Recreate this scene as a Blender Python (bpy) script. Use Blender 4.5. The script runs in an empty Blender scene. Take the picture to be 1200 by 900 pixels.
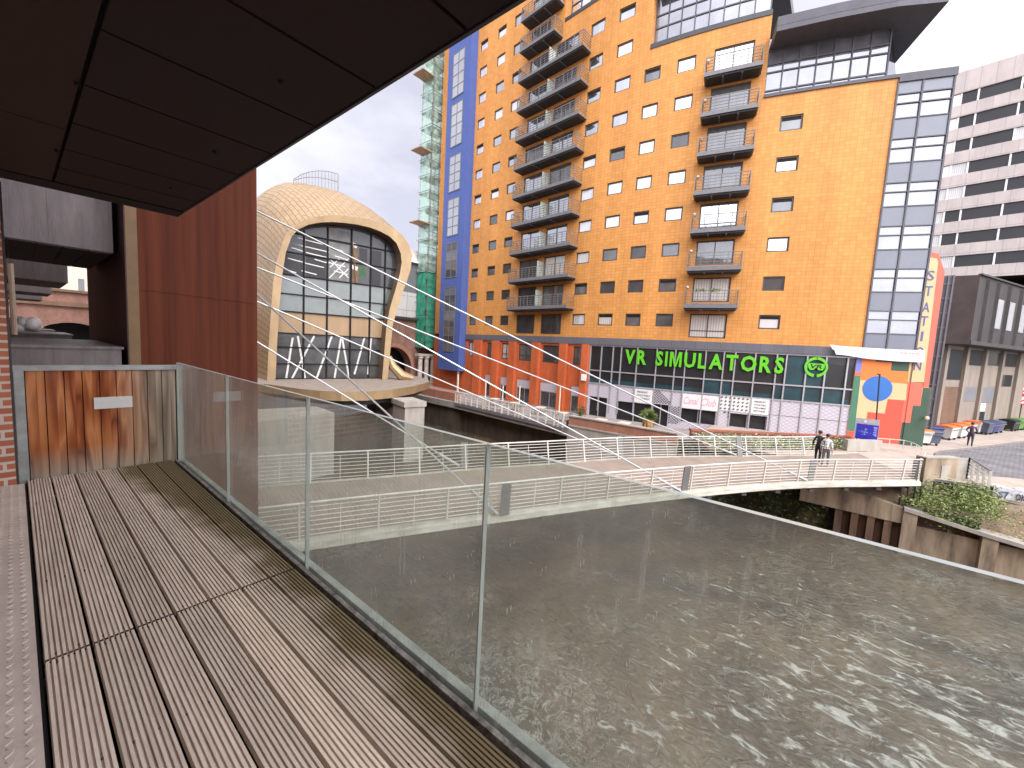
import bpy, bmesh, math, random
from mathutils import Vector, Matrix
random.seed(7)
D = bpy.data
scene = bpy.context.scene
col = scene.collection
R_ = math.radians
# ------------------------------------------------------------------ camera, sky, sun, exposure
CAMP = Vector((0, 0, 5.4)); FPX = 472.8
yaw, pitch, roll = R_(51.1), R_(5.315), R_(3.06)
fw = Vector((math.sin(yaw)*math.cos(pitch), math.cos(yaw)*math.cos(pitch), -math.sin(pitch)))
rt0 = Vector((math.cos(yaw), -math.sin(yaw), 0)); up0 = rt0.cross(fw)
rt = rt0*math.cos(roll) + up0*math.sin(roll); up = -rt0*math.sin(roll) + up0*math.cos(roll)
cam_d = D.cameras.new('camera'); cam = D.objects.new('camera', cam_d); col.objects.link(cam)
cam.matrix_world = Matrix(((rt.x, up.x, -fw.x, CAMP.x), (rt.y, up.y, -fw.y, CAMP.y), (rt.z, up.z, -fw.z, CAMP.z), (0, 0, 0, 1)))
cam_d.sensor_width = 36; cam_d.lens = FPX/1200*36; cam_d.clip_start = .05; cam_d.clip_end = 4000
scene.camera = cam
SUN_EL, SUN_AZ = 44, 204            # azimuth clockwise from +Y (towards the sun)
w = D.worlds.new('World'); scene.world = w; w.use_nodes = True
nt = w.node_tree; nt.nodes.clear()
def wn(t, **k):
    n = nt.nodes.new(t)
    for a, b in k.items(): setattr(n, a, b)
    return n
sky = wn('ShaderNodeTexSky', sky_type='NISHITA', sun_disc=False)
sky.sun_elevation = R_(SUN_EL); sky.sun_rotation = R_(SUN_AZ); sky.air_density = 1.2; sky.dust_density = 2.5
tc = wn('ShaderNodeTexCoord'); mp = wn('ShaderNodeMapping'); mp.inputs['Scale'].default_value = (1, 1, 2.4)
nz = wn('ShaderNodeTexNoise'); nz.inputs['Scale'].default_value = 2.3; nz.inputs['Detail'].default_value = 7; nz.inputs['Roughness'].default_value = .55
cr = wn('ShaderNodeValToRGB')
cr.color_ramp.elements[0].position = .36; cr.color_ramp.elements[0].color = (4.3, 4.25, 5.0, 1)
cr.color_ramp.elements[1].position = .60; cr.color_ramp.elements[1].color = (6.3, 6.2, 6.6, 1)
mx = wn('ShaderNodeMix', data_type='RGBA'); mx.inputs[0].default_value = .88
bg = wn('ShaderNodeBackground'); bg.inputs['Strength'].default_value = .10
wo = wn('ShaderNodeOutputWorld')
L = nt.links.new
L(tc.outputs['Generated'], mp.inputs[0]); L(mp.outputs[0], nz.inputs['Vector']); L(nz.outputs[0], cr.inputs[0])
vd = wn('ShaderNodeVectorMath', operation='DOT_PRODUCT'); vd.inputs[1].default_value = (-.26, -.85, .45)     # the cloud is thin and bright around the hidden sun
mr = wn('ShaderNodeMapRange', interpolation_type='SMOOTHSTEP'); mr.inputs['From Min'].default_value = -.15; mr.inputs['From Max'].default_value = .95; mr.inputs['To Min'].default_value = 1; mr.inputs['To Max'].default_value = 4.6
cm = wn('ShaderNodeVectorMath', operation='SCALE')
L(tc.outputs['Generated'], vd.inputs[0]); L(vd.outputs['Value'], mr.inputs[0]); L(cr.outputs[0], cm.inputs[0]); L(mr.outputs[0], cm.inputs['Scale'])
L(sky.outputs[0], mx.inputs[6]); L(cm.outputs[0], mx.inputs[7]); L(mx.outputs[2], bg.inputs[0]); L(bg.outputs[0], wo.inputs[0])
sd = D.lights.new('sun', 'SUN'); sd.energy = 1.3; sd.angle = R_(26); sd.color = (1, .95, .88)
so = D.objects.new('sun', sd); col.objects.link(so)
sv = Vector((math.sin(R_(SUN_AZ))*math.cos(R_(SUN_EL)), math.cos(R_(SUN_AZ))*math.cos(R_(SUN_EL)), math.sin(R_(SUN_EL))))
so.rotation_euler = sv.to_track_quat('Z', 'Y').to_euler(); so.location = sv*80
vs = scene.view_settings
vs.view_transform = 'Standard'; vs.look = 'None'; vs.gamma = 1; vs.use_curve_mapping = False; vs.exposure = .86
scene.cycles.max_bounces = 8; scene.cycles.transparent_max_bounces = 16
scene.cycles.caustics_reflective = False; scene.cycles.caustics_refractive = False

# ------------------------------------------------------------------ measuring helpers (photo pixel -> real place)
def ray(px, py):
    a, b = (px-600)/FPX, (py-450)/FPX
    return rt*a - up*b + fw
def atz(px, py, z): r = ray(px, py); return CAMP + r*((z-CAMP.z)/r.z)
def atx(px, py, x): r = ray(px, py); return CAMP + r*(x/r.x)
def aty(px, py, y): r = ray(px, py); return CAMP + r*(y/r.y)
def vpl(px, py, A, B):
    n = Vector((B[1]-A[1], A[0]-B[0], 0)); r = ray(px, py)
    return CAMP + r*(n.dot(Vector((A[0], A[1], 0)))/n.dot(r))
def lerp(xs, ys, x):
    if x <= xs[0]: return ys[0]
    for i in range(len(xs)-1):
        if x <= xs[i+1]: return ys[i] + (ys[i+1]-ys[i])*(x-xs[i])/(xs[i+1]-xs[i])
    return ys[-1]
# the tower's curved front in plan
A_Y = [-12, 0, 8, 13, 17, 19.5, 21, 60]; A_T = [-24, -19.5, -13.8, -8, -2, 4, 6, 6.2]
STEP = .05; NY = int(72/STEP)
FY = [-12+i*STEP for i in range(NY)]; FT = [R_(lerp(A_Y, A_T, y)) for y in FY]
FX = [0.]; FS = [0.]
for i in range(NY-1):
    FX.append(FX[-1]+math.tan(FT[i])*STEP); FS.append(FS[-1]+STEP/math.cos(FT[i]))
_i = int((19.56+12)/STEP); _s = 33.71-FX[_i]; FX = [v+_s for v in FX]
def fidx(y): return max(0, min(NY-1.001, (y+12)/STEP))
def fint(a, y):
    i = fidx(y); k = int(i); return a[k]+(a[k+1]-a[k])*(i-k)
def fth(y): return fint(FT, y)
def fs(y): return fint(FS, y)
def FP(y, z, off=0.):
    t = fth(y); return Vector((fint(FX, y)-math.cos(t)*off, y+math.sin(t)*off, z))
def fac(px, py, off=0.):
    r = ray(px, py); lo, hi = -11.9, 59.
    a = math.atan2(r.y, r.x)
    for _ in range(50):
        m = (lo+hi)/2; p = FP(m, 0, off)
        if math.atan2(p.y, p.x) < a: lo = m
        else: hi = m
    p = FP(lo, 0, off); k = math.hypot(p.x, p.y)/math.hypot(r.x, r.y)
    return lo, CAMP.z + r.z*k
def fy(px, py=430): return fac(px, py)[0]

# ------------------------------------------------------------------ materials
def newmat(name):
    m = D.materials.new(name); m.use_nodes = True; t = m.node_tree; t.nodes.clear()
    o = t.nodes.new('ShaderNodeOutputMaterial'); b = t.nodes.new('ShaderNodeBsdfPrincipled'); t.links.new(b.outputs[0], o.inputs[0])
    return m, t, b, o
def nd(t, typ, **k):
    n = t.nodes.new(typ)
    for a, b in k.items():
        if a.startswith('i_'): n.inputs[a[2:].replace('_', ' ')].default_value = b
        else: setattr(n, a, b)
    return n
def c4(c): return (c[0], c[1], c[2], 1)
def mul(c, k): return tuple(min(1, v*k) for v in c[:3])
def mk(name, c, rough=.6, metal=0., var=.15, scale=2., bump=0., bscale=None, spec=.5, stretch=(1, 1, 1), c2=None):
    m, t, b, o = newmat(name)
    b.inputs['Roughness'].default_value = rough; b.inputs['Metallic'].default_value = metal; b.inputs['Specular IOR Level'].default_value = spec
    co = nd(t, 'ShaderNodeTexCoord'); ma = nd(t, 'ShaderNodeMapping'); ma.inputs['Scale'].default_value = stretch
    t.links.new(co.outputs['Object'], ma.inputs[0])
    n = nd(t, 'ShaderNodeTexNoise', i_Scale=scale, i_Detail=6., i_Roughness=.62); t.links.new(ma.outputs[0], n.inputs['Vector'])
    r = nd(t, 'ShaderNodeValToRGB'); e = r.color_ramp.elements
    e[0].position = .3; e[1].position = .72
    e[0].color = c4(mul(c, 1-var)); e[1].color = c4(c2 if c2 else mul(c, 1+var))
    t.links.new(n.outputs[0], r.inputs[0]); t.links.new(r.outputs[0], b.inputs['Base Color'])
    if bump:
        n2 = nd(t, 'ShaderNodeTexNoise', i_Scale=bscale or scale*8, i_Detail=4.); t.links.new(ma.outputs[0], n2.inputs['Vector'])
        bu = nd(t, 'ShaderNodeBump', i_Strength=bump, i_Distance=.02); t.links.new(n2.outputs[0], bu.inputs['Height']); t.links.new(bu.outputs[0], b.inputs['Normal'])
    return m
def wallcoord(t, uv=False):
    co = nd(t, 'ShaderNodeTexCoord')
    if uv: return co.outputs['UV']
    s = nd(t, 'ShaderNodeSeparateXYZ'); t.links.new(co.outputs['Object'], s.inputs[0])
    a = nd(t, 'ShaderNodeMath', operation='ADD'); t.links.new(s.outputs[0], a.inputs[0]); t.links.new(s.outputs[1], a.inputs[1])
    k = nd(t, 'ShaderNodeCombineXYZ'); t.links.new(a.outputs[0], k.inputs[0]); t.links.new(s.outputs[2], k.inputs[1])
    return k.outputs[0]
def brick(name, c1, c2, cm, bw=.225, bh=.075, mortar=.01, off=.5, uv=False, rough=.8, dirt=.25, metal=0., bump=.3, dscale=.35, dstretch=(1, 1, .35)):
    m, t, b, o = newmat(name); b.inputs['Roughness'].default_value = rough; b.inputs['Metallic'].default_value = metal; b.inputs['Specular IOR Level'].default_value = .2
    v = wallcoord(t, uv)
    k = nd(t, 'ShaderNodeTexBrick', offset=off); k.inputs['Scale'].default_value = 1
    for q, val in (('Brick Width', bw), ('Row Height', bh), ('Mortar Size', mortar), ('Mortar Smooth', .1), ('Bias', 0.)): k.inputs[q].default_value = val
    k.inputs['Color1'].default_value = c4(c1); k.inputs['Color2'].default_value = c4(c2); k.inputs['Mortar'].default_value = c4(cm)
    t.links.new(v, k.inputs['Vector'])
    co = nd(t, 'ShaderNodeTexCoord'); ma = nd(t, 'ShaderNodeMapping'); ma.inputs['Scale'].default_value = dstretch; t.links.new(co.outputs['Object'], ma.inputs[0])
    n = nd(t, 'ShaderNodeTexNoise', i_Scale=dscale*3, i_Detail=7., i_Roughness=.65); t.links.new(ma.outputs[0], n.inputs['Vector'])
    r = nd(t, 'ShaderNodeValToRGB'); r.color_ramp.elements[0].position = .3; r.color_ramp.elements[1].position = .65
    r.color_ramp.elements[0].color = (1-dirt,)*3+(1,); r.color_ramp.elements[1].color = (1, 1, 1, 1)
    t.links.new(n.outputs[0], r.inputs[0])
    x = nd(t, 'ShaderNodeMix', data_type='RGBA', blend_type='MULTIPLY'); x.inputs[0].default_value = 1
    t.links.new(k.outputs[0], x.inputs[6]); t.links.new(r.outputs[0], x.inputs[7]); t.links.new(x.outputs[2], b.inputs['Base Color'])
    if bump:
        bu = nd(t, 'ShaderNodeBump', i_Strength=bump, i_Distance=.01, invert=True); t.links.new(k.outputs['Fac'], bu.inputs['Height']); t.links.new(bu.outputs[0], b.inputs['Normal'])
    return m
def glassmat(name, base, refl=.35, rough=.03, curtain=None, dark=.5, gcol=1.):
    """window pane: a dark room (or a curtain) behind a reflecting coated pane"""
    m, t, b, o = newmat(name); b.inputs['Roughness'].default_value = .5
    co = nd(t, 'ShaderNodeTexCoord')
    n = nd(t, 'ShaderNodeTexNoise', i_Scale=.9, i_Detail=3.); t.links.new(co.outputs['Object'], n.inputs['Vector'])
    r = nd(t, 'ShaderNodeValToRGB'); r.color_ramp.elements[0].position = .35; r.color_ramp.elements[1].position = .65
    r.color_ramp.elements[0].color = c4(mul(base, dark)); r.color_ramp.elements[1].color = c4(base); t.links.new(n.outputs[0], r.inputs[0])
    src = r.outputs[0]
    if curtain:
        s = nd(t, 'ShaderNodeSeparateXYZ'); t.links.new(co.outputs['Object'], s.inputs[0])
        a = nd(t, 'ShaderNodeMath', operation='MULTIPLY'); a.inputs[1].default_value = 34; t.links.new(s.outputs[1], a.inputs[0])
        si = nd(t, 'ShaderNodeMath', operation='SINE'); t.links.new(a.outputs[0], si.inputs[0])
        cr_ = nd(t, 'ShaderNodeValToRGB'); cr_.color_ramp.elements[0].color = c4(mul(curtain, .6)); cr_.color_ramp.elements[1].color = c4(curtain)
        ad = nd(t, 'ShaderNodeMath', operation='MULTIPLY_ADD'); ad.inputs[1].default_value = .4; ad.inputs[2].default_value = .55
        t.links.new(si.outputs[0], ad.inputs[0]); t.links.new(ad.outputs[0], cr_.inputs[0]); src = cr_.outputs[0]
    t.links.new(src, b.inputs['Base Color'])
    g = nd(t, 'ShaderNodeBsdfGlossy', i_Roughness=rough); g.inputs[0].default_value = (.93*gcol, .95*gcol, gcol, 1)
    n2 = nd(t, 'ShaderNodeTexNoise', i_Scale=.55, i_Detail=1.); t.links.new(co.outputs['Object'], n2.inputs['Vector'])
    bu = nd(t, 'ShaderNodeBump', i_Strength=.25, i_Distance=.05); t.links.new(n2.outputs[0], bu.inputs['Height']); t.links.new(bu.outputs[0], g.inputs['Normal'])
    lw = nd(t, 'ShaderNodeFresnel', i_IOR=1.5)
    ad2 = nd(t, 'ShaderNodeMath', operation='ADD', use_clamp=True); ad2.inputs[1].default_value = refl; t.links.new(lw.outputs[0], ad2.inputs[0])
    x = nd(t, 'ShaderNodeMixShader'); t.links.new(ad2.outputs[0], x.inputs[0]); t.links.new(b.outputs[0], x.inputs[1]); t.links.new(g.outputs[0], x.inputs[2])
    t.links.new(x.outputs[0], o.inputs[0])
    return m
MT = {}
MT['tile'] = brick('orange_tile', (.68, .318, .092), (.60, .268, .074), (.40, .175, .052), bw=.34, bh=.26, mortar=.009, off=0, uv=True, rough=.5, dirt=.22, bump=.15, dscale=.22, dstretch=(1, 1, .14))
MT['redbrick'] = brick('red_brick', (.62, .135, .042), (.54, .112, .036), (.48, .15, .07), mortar=.008, dirt=.3)
MT['oldbrick'] = brick('old_brick', (.33, .12, .075), (.22, .085, .06), (.30, .24, .2), mortar=.012, dirt=.4)
MT['pierbrick'] = brick('pier_brick', (.50, .17, .095), (.40, .13, .075), (.62, .53, .45), mortar=.012, dirt=.25, bw=.215, bh=.073)
MT['wallbrick'] = brick('low_wall_brick', (.45, .17, .10), (.36, .13, .08), (.38, .26, .2), mortar=.012, dirt=.35)
MT['darkmetal'] = mk('dark_grey_metal', (.055, .056, .062), .45, .3, .15, 3)
MT['band'] = brick('grey_band_panel', (.14, .14, .16), (.125, .125, .145), (.075, .075, .085), bw=.9, bh=3, mortar=.012, off=0, uv=True, rough=.5, dirt=.15, bump=.1)
MT['roofgrey'] = mk('roof_grey', (.115, .115, .13), .6, 0, .12, 2, spec=.2)
MT['frame'] = mk('window_frame_grey', (.075, .062, .055), .5, .2, .1, 3)
MT['railgrey'] = mk('railing_grey', (.16, .158, .165), .5, .1, .15, 4)
MT['slabdark'] = mk('balcony_underside', (.035, .034, .036), .7, 0, .2, 2)
MT['blue'] = mk('blue_cladding', (.075, .115, .32), .6, 0, .06, .8, spec=.2)
MT['white'] = mk('white_paint', (.74, .73, .70), .5, 0, .08, 3)
MT['cream'] = mk('cream_paint', (.62, .54, .42), .6, 0, .12, 3)
MT['palegreen'] = mk('frosted_divider', (.46, .52, .45), .35, 0, .08, 2)
MT['pane_sky'] = glassmat('pane_reflecting', (.10, .105, .11), .55)
MT['pane_dark'] = glassmat('pane_dark', (.05, .05, .053), .06, gcol=.6)
MT['pane_mid'] = glassmat('pane_mid', (.12, .123, .12), .12, gcol=.7)
MT['pane_curtain'] = glassmat('pane_curtain', (.5, .5, .47), .12, curtain=(.62, .60, .55))
MT['pane_white'] = glassmat('pane_blind_sky', (.72, .72, .72), .25, dark=.9)  # white blinds, and sky reflection painted white on the left column
MT['cw_glass'] = glassmat('curtain_wall_glass', (.19, .20, .23), .30, gcol=.5)
MT['spandrel'] = glassmat('spandrel_panel', (.115, .13, .165), .05, .15, dark=.9, gcol=.5)
MT['shopglass'] = glassmat('shop_glass', (.010, .011, .013), .0, .02, gcol=.4)
MT['shopteal'] = glassmat('shop_glass_teal', (.008, .05, .062), .0, .02, gcol=.4)
MT['mullion'] = mk('mullion_grey', (.42, .41, .43), .4, .4, .08, 4)
MT['lattice'] = None
MT['green_letter'] = mk('green_letter', (.11, .48, .02), .4, 0, .05, 2)
MT['zinc'] = mk('zinc_cladding', (.125, .108, .105), .5, .35, .42, 1.5, .1, 20, stretch=(3, 3, .5))
MT['zincdark'] = mk('zinc_dark', (.05, .044, .043), .7, .1, .25, 1.6)
MT['corten'] = mk('corten_rust', (.075, .017, .007), .75, 0, .20, 1.0, .15, 60, spec=.2, stretch=(9, 9, .25), c2=(.112, .029, .011))
MT['cortenshade'] = mk('corten_shaded', (.035, .012, .014), .6, .1, .2, 1.5)  # darker copy of corten: shade painted on the side facing the building
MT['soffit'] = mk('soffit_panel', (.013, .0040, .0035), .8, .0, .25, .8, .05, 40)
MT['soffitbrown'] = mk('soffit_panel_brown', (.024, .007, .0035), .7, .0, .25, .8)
MT['black'] = mk('gap_black', (.006, .006, .007), .9)
MT['concrete'] = mk('concrete_pale', (.34, .31, .27), .85, 0, .22, 1.1, .3, 14, stretch=(1.5, 1.5, .4))
MT['concretetan'] = mk('concrete_tan', (.245, .205, .165), .85, 0, .2, .9, .3, 14, stretch=(1.5, 1.5, .3))
MT['infill'] = brick('brown_brick', (.21, .125, .08), (.18, .105, .07), (.16, .11, .08), dirt=.3)
MT['concretedark'] = mk('concrete_stained', (.20, .15, .10), .85, 0, .5, 1.1, .4, 10, stretch=(1.6, 1.6, .30), c2=(.47, .37, .26))
MT['riverwall'] = mk('river_wall_dark', (.055, .045, .036), .9, 0, .5, .8, .4, 8, c2=(.12, .085, .055), stretch=(1.2, 1.2, .4))
MT['pile'] = mk('sheet_pile_rust', (.11, .06, .042), .8, .1, .4, 1.4, .3, 14, stretch=(2, 2, .3), c2=(.20, .12, .08))
MT['steelwhite'] = mk('bridge_white_steel', (.60, .575, .51), .5, .0, .12, 2.2, c2=(.68, .66, .60))
MT['bridgewhitedirty'] = mk('bridge_edge_beam', (.46, .43, .34), .55, 0, .3, 1.3, c2=(.58, .56, .49), stretch=(1, 1, 3))
MT['bridgedeck'] = brick('bridge_deck_boards', (.33, .265, .215), (.295, .24, .195), (.17, .14, .115), bw=8, bh=.14, mortar=.008, off=0, uv=True, rough=.85, dirt=.25, bump=.1)
MT['plate'] = mk('cable_plate_grey', (.17, .165, .155), .5, .3, .15, 3)
MT['cable'] = mk('steel_cable', (.43, .43, .425), .35, .5, .1, 5)
MT['paving'] = brick('paving_slabs', (.46, .39, .33), (.42, .355, .30), (.33, .28, .24), bw=.9, bh=.6, mortar=.012, uv=True, rough=.9, dirt=.25, bump=.1)
MT['kerbm'] = mk('kerb_stone', (.20, .18, .165), .85, 0, .2, 2)
MT['terrace'] = mk('terrace_paving', (.26, .23, .21), .9, 0, .25, 1)
MT['deckgreen'] = None
MT['darkrecess'] = mk('dark_recess', (.012, .011, .011), .9)
MT['leaf'] = mk('leaf_green', (.12, .18, .045), .6, 0, .3, 1.2)
MT['leafdark'] = mk('leaf_dark', (.022, .045, .016), .6, 0, .35, 1.2)
MT['leaflight'] = mk('leaf_light', (.26, .32, .10), .6, 0, .3, 1.2)
MT['leafpale'] = mk('leaf_pale_flower', (.50, .50, .33), .7, 0, .2, 1.2)
MT['ivygrey'] = mk('ivy_grey_green', (.16, .19, .10), .7, 0, .3, 1.2)
MT['stem'] = mk('stem_brown', (.12, .085, .05), .8)
MT['soil'] = mk('soil_slope', (.22, .165, .115), .95, 0, .4, 1.4, .5, 10)
MT['hotel'] = brick('hotel_concrete_panel', (.60, .53, .50), (.57, .505, .475), (.40, .35, .33), bw=1.5, bh=2.95, mortar=.03, off=0, rough=.8, dirt=.2, bump=.1)
MT['annexdark'] = mk('annex_dark_cladding', (.042, .035, .035), .8, 0, .3, .9, stretch=(1.2, 1.2, .4))
MT['annexbrown'] = mk('annex_brown_flank', (.05, .033, .03), .8, 0, .3, .9)
MT['sand'] = mk('mural_sand', (.60, .42, .22), .6, 0, .06, 1)
MT['morange'] = mk('mural_orange', (.72, .18, .03), .6, 0, .05, 1)
MT['mred'] = mk('mural_coral_red', (.68, .075, .04), .6, 0, .05, 1)
MT['mcoral'] = mk('mural_coral', (.72, .13, .08), .6, 0, .05, 1)
MT['mgreen'] = mk('mural_dark_green', (.035, .075, .045), .6, 0, .1, 1)
MT['mteal'] = mk('mural_teal', (.05, .16, .10), .6, 0, .1, 1)
MT['mblue'] = mk('mural_blue', (.025, .13, .42), .35, 0, .15, .5)
MT['mlilac'] = mk('mural_lilac', (.16, .18, .5), .6, 0, .05, 1)
MT['navy'] = mk('letter_navy', (.085, .11, .26), .6, 0, .1, 1)
MT['signblue'] = mk('sign_blue', (.03, .03, .36), .4, 0, .05, 1)
MT['signmid'] = mk('sign_light_blue', (.35, .42, .72), .4, 0, .1, 6)
MT['signgrey'] = mk('sign_grey', (.36, .35, .38), .4, 0, .05, 1)
MT['signwhite'] = mk('sign_white', (.66, .655, .64), .5, 0, .03, 1)
MT['ink'] = mk('ink_black', (.05, .05, .05), .6, 0, .05, 1)
MT['pink'] = mk('script_pink', (.80, .25, .36), .6, 0, .05, 1)
MT['binwhite'] = mk('bin_white', (.58, .56, .53), .5, 0, .12, 2)
MT['binorange'] = mk('bin_lid_orange', (.85, .17, .04), .5, 0, .1, 2)
MT['binblue'] = mk('bin_blue_grey', (.065, .08, .115), .5, 0, .2, 2)
MT['binnavy'] = mk('bin_navy', (.025, .035, .13), .5, 0, .15, 2)
MT['bingreen'] = mk('bin_green', (.08, .22, .035), .5, 0, .12, 2)
MT['binblack'] = mk('bin_black', (.015, .018, .018), .5, 0, .12, 2)
MT['cone'] = mk('cone_red', (.72, .035, .025), .5, 0, .05, 2)
MT['skin'] = mk('skin', (.42, .25, .18), .6, 0, .05, 2)
MT['hair'] = mk('hair_dark', (.03, .02, .017), .6, 0, .2, 6)
MT['clothblack'] = mk('cloth_black', (.014, .014, .016), .8, 0, .1, 4)
MT['clothwhite'] = None
MT['clothgrey'] = mk('cloth_grey_stripe', (.10, .10, .115), .8, 0, .2, 6)
MT['clothpurple'] = mk('cloth_purple', (.055, .03, .07), .8, 0, .2, 4)
MT['denim'] = mk('denim_dark', (.035, .035, .055), .8, 0, .2, 4)
MT['shoe'] = mk('shoe_pale', (.6, .58, .55), .6, 0, .1, 4)
MT['palmfur'] = mk('palm_skirt', (.42, .25, .09), .8, 0, .3, 4)
MT['pot'] = mk('plant_pot', (.16, .06, .04), .7)
MT['cladgrey'] = mk('grey_cladding', (.17, .17, .18), .6, .1, .1, .6)
MT['cladpale'] = brick('pale_cladding_panel', (.58, .55, .53), (.54, .52, .50), (.35, .33, .32), bw=2.4, bh=1.9, mortar=.05, off=0, rough=.7, dirt=.15, bump=.05)
MT['paleroof'] = mk('pale_roof', (.62, .55, .52), .7, 0, .06, .5)
MT['netgreen'] = mk('green_netting', (.03, .27, .17), .7, 0, .35, 1.4)
MT['nettrans'] = None
MT['scaf'] = mk('scaffold_tube', (.22, .21, .2), .5, .5, .15, 3)
MT['scafboard'] = mk('scaffold_board', (.36, .25, .15), .8, 0, .2, 2)
MT['hoarding'] = mk('white_hoarding', (.62, .59, .585), .6, 0, .06, 1.5)
MT['treadplate'] = mk('tread_plate', (.64, .56, .49), .55, .2, .14, 5, .1, 60)
MT['galv'] = mk('galvanised_rail', (.30, .31, .30), .55, .3, .28, 6)
MT['channelgrey'] = mk('weathered_channel', (.16, .15, .14), .8, 0, .5, 16, .5, 60, c2=(.42, .40, .37))
MT['trimgreen'] = mk('pale_trim', (.30, .33, .28), .7, 0, .4, 7, .3, 40, c2=(.50, .54, .47))
MT['endgrain'] = mk('end_grain_dark', (.05, .036, .028), .8, 0, .3, 20)  # near-black board ends, so the cross joint reads as a dark line
MT['plaque'] = mk('blank_plate', (.60, .59, .56), .5, 0, .06, 4)
MT['stone'] = mk('pale_stone', (.48, .42, .38), .85, 0, .25, 1)
MT['room'] = mk('room_plaster', (.5, .47, .44), .9)
MT['flowerred'] = mk('bench_red', (.3, .05, .04), .7)
MT['banner_a'] = mk('banner_print', (.62, .62, .68), .6, 0, .35, 6)
# gold shingle shell (uv in metres)
MT['gold'] = brick('gold_shingle', (.42, .30, .175), (.38, .265, .15), (.15, .10, .055), bw=1.0, bh=.42, mortar=.030, off=.5, uv=True, rough=.42, dirt=.15, metal=.25, bump=.25, dscale=.2)
MT['goldflat'] = mk('gold_rim', (.35, .245, .13), .42, .3, .18, 1.1, stretch=(1, 1, .5))
MT['goldpanel'] = brick('gold_panel', (.36, .25, .15), (.33, .23, .135), (.36, .25, .15), bw=.35, bh=9, mortar=.02, off=0, rough=.45, dirt=.15, metal=.2, bump=.1)
MT['goldinner'] = mk('gold_inner', (.14, .095, .06), .6, .2, .25, 1)
MT['stglass'] = glassmat('station_glass', (.03, .03, .03), .0, .02, dark=.3, gcol=.5)
MT['stpale'] = glassmat('station_pale_glass', (.11, .135, .115), .01, .05, dark=.75)
MT['stlow'] = glassmat('station_low_glass', (.05, .05, .045), .0, .02, dark=.25, gcol=.5)
MT['strut'] = mk('white_strut', (.62, .62, .60), .5)
def lattice():
    m, t, b, o = newmat('lattice_panel'); b.inputs['Roughness'].default_value = .5
    v = wallcoord(t)
    ma = nd(t, 'ShaderNodeMapping'); ma.inputs['Rotation'].default_value = (0, 0, R_(45)); ma.inputs['Scale'].default_value = (5.2, 5.2, 5.2); t.links.new(v, ma.inputs[0])
    c = nd(t, 'ShaderNodeTexBrick', offset=0.); c.inputs['Scale'].default_value = 1
    for q, val in (('Brick Width', 1.), ('Row Height', 1.), ('Mortar Size', .10), ('Mortar Smooth', .3)): c.inputs[q].default_value = val
    c.inputs['Color1'].default_value = (.52, .485, .525, 1); c.inputs['Color2'].default_value = (.50, .465, .505, 1); c.inputs['Mortar'].default_value = (.36, .33, .385, 1)
    t.links.new(ma.outputs[0], c.inputs['Vector']); t.links.new(c.outputs[0], b.inputs['Base Color']); return m
MT['lattice'] = lattice()
def plaid():
    m, t, b, o = newmat('cloth_plaid_white'); b.inputs['Roughness'].default_value = .85
    v = wallcoord(t); c = nd(t, 'ShaderNodeTexBrick', offset=0.); c.inputs['Scale'].default_value = 1
    for q, val in (('Brick Width', .13), ('Row Height', .15), ('Mortar Size', .014)): c.inputs[q].default_value = val
    c.inputs['Color1'].default_value = (.72, .70, .69, 1); c.inputs['Color2'].default_value = (.70, .68, .67, 1); c.inputs['Mortar'].default_value = (.22, .21, .23, 1)
    t.links.new(v, c.inputs['Vector']); t.links.new(c.outputs[0], b.inputs['Base Color']); return m
MT['clothwhite'] = plaid()
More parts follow.
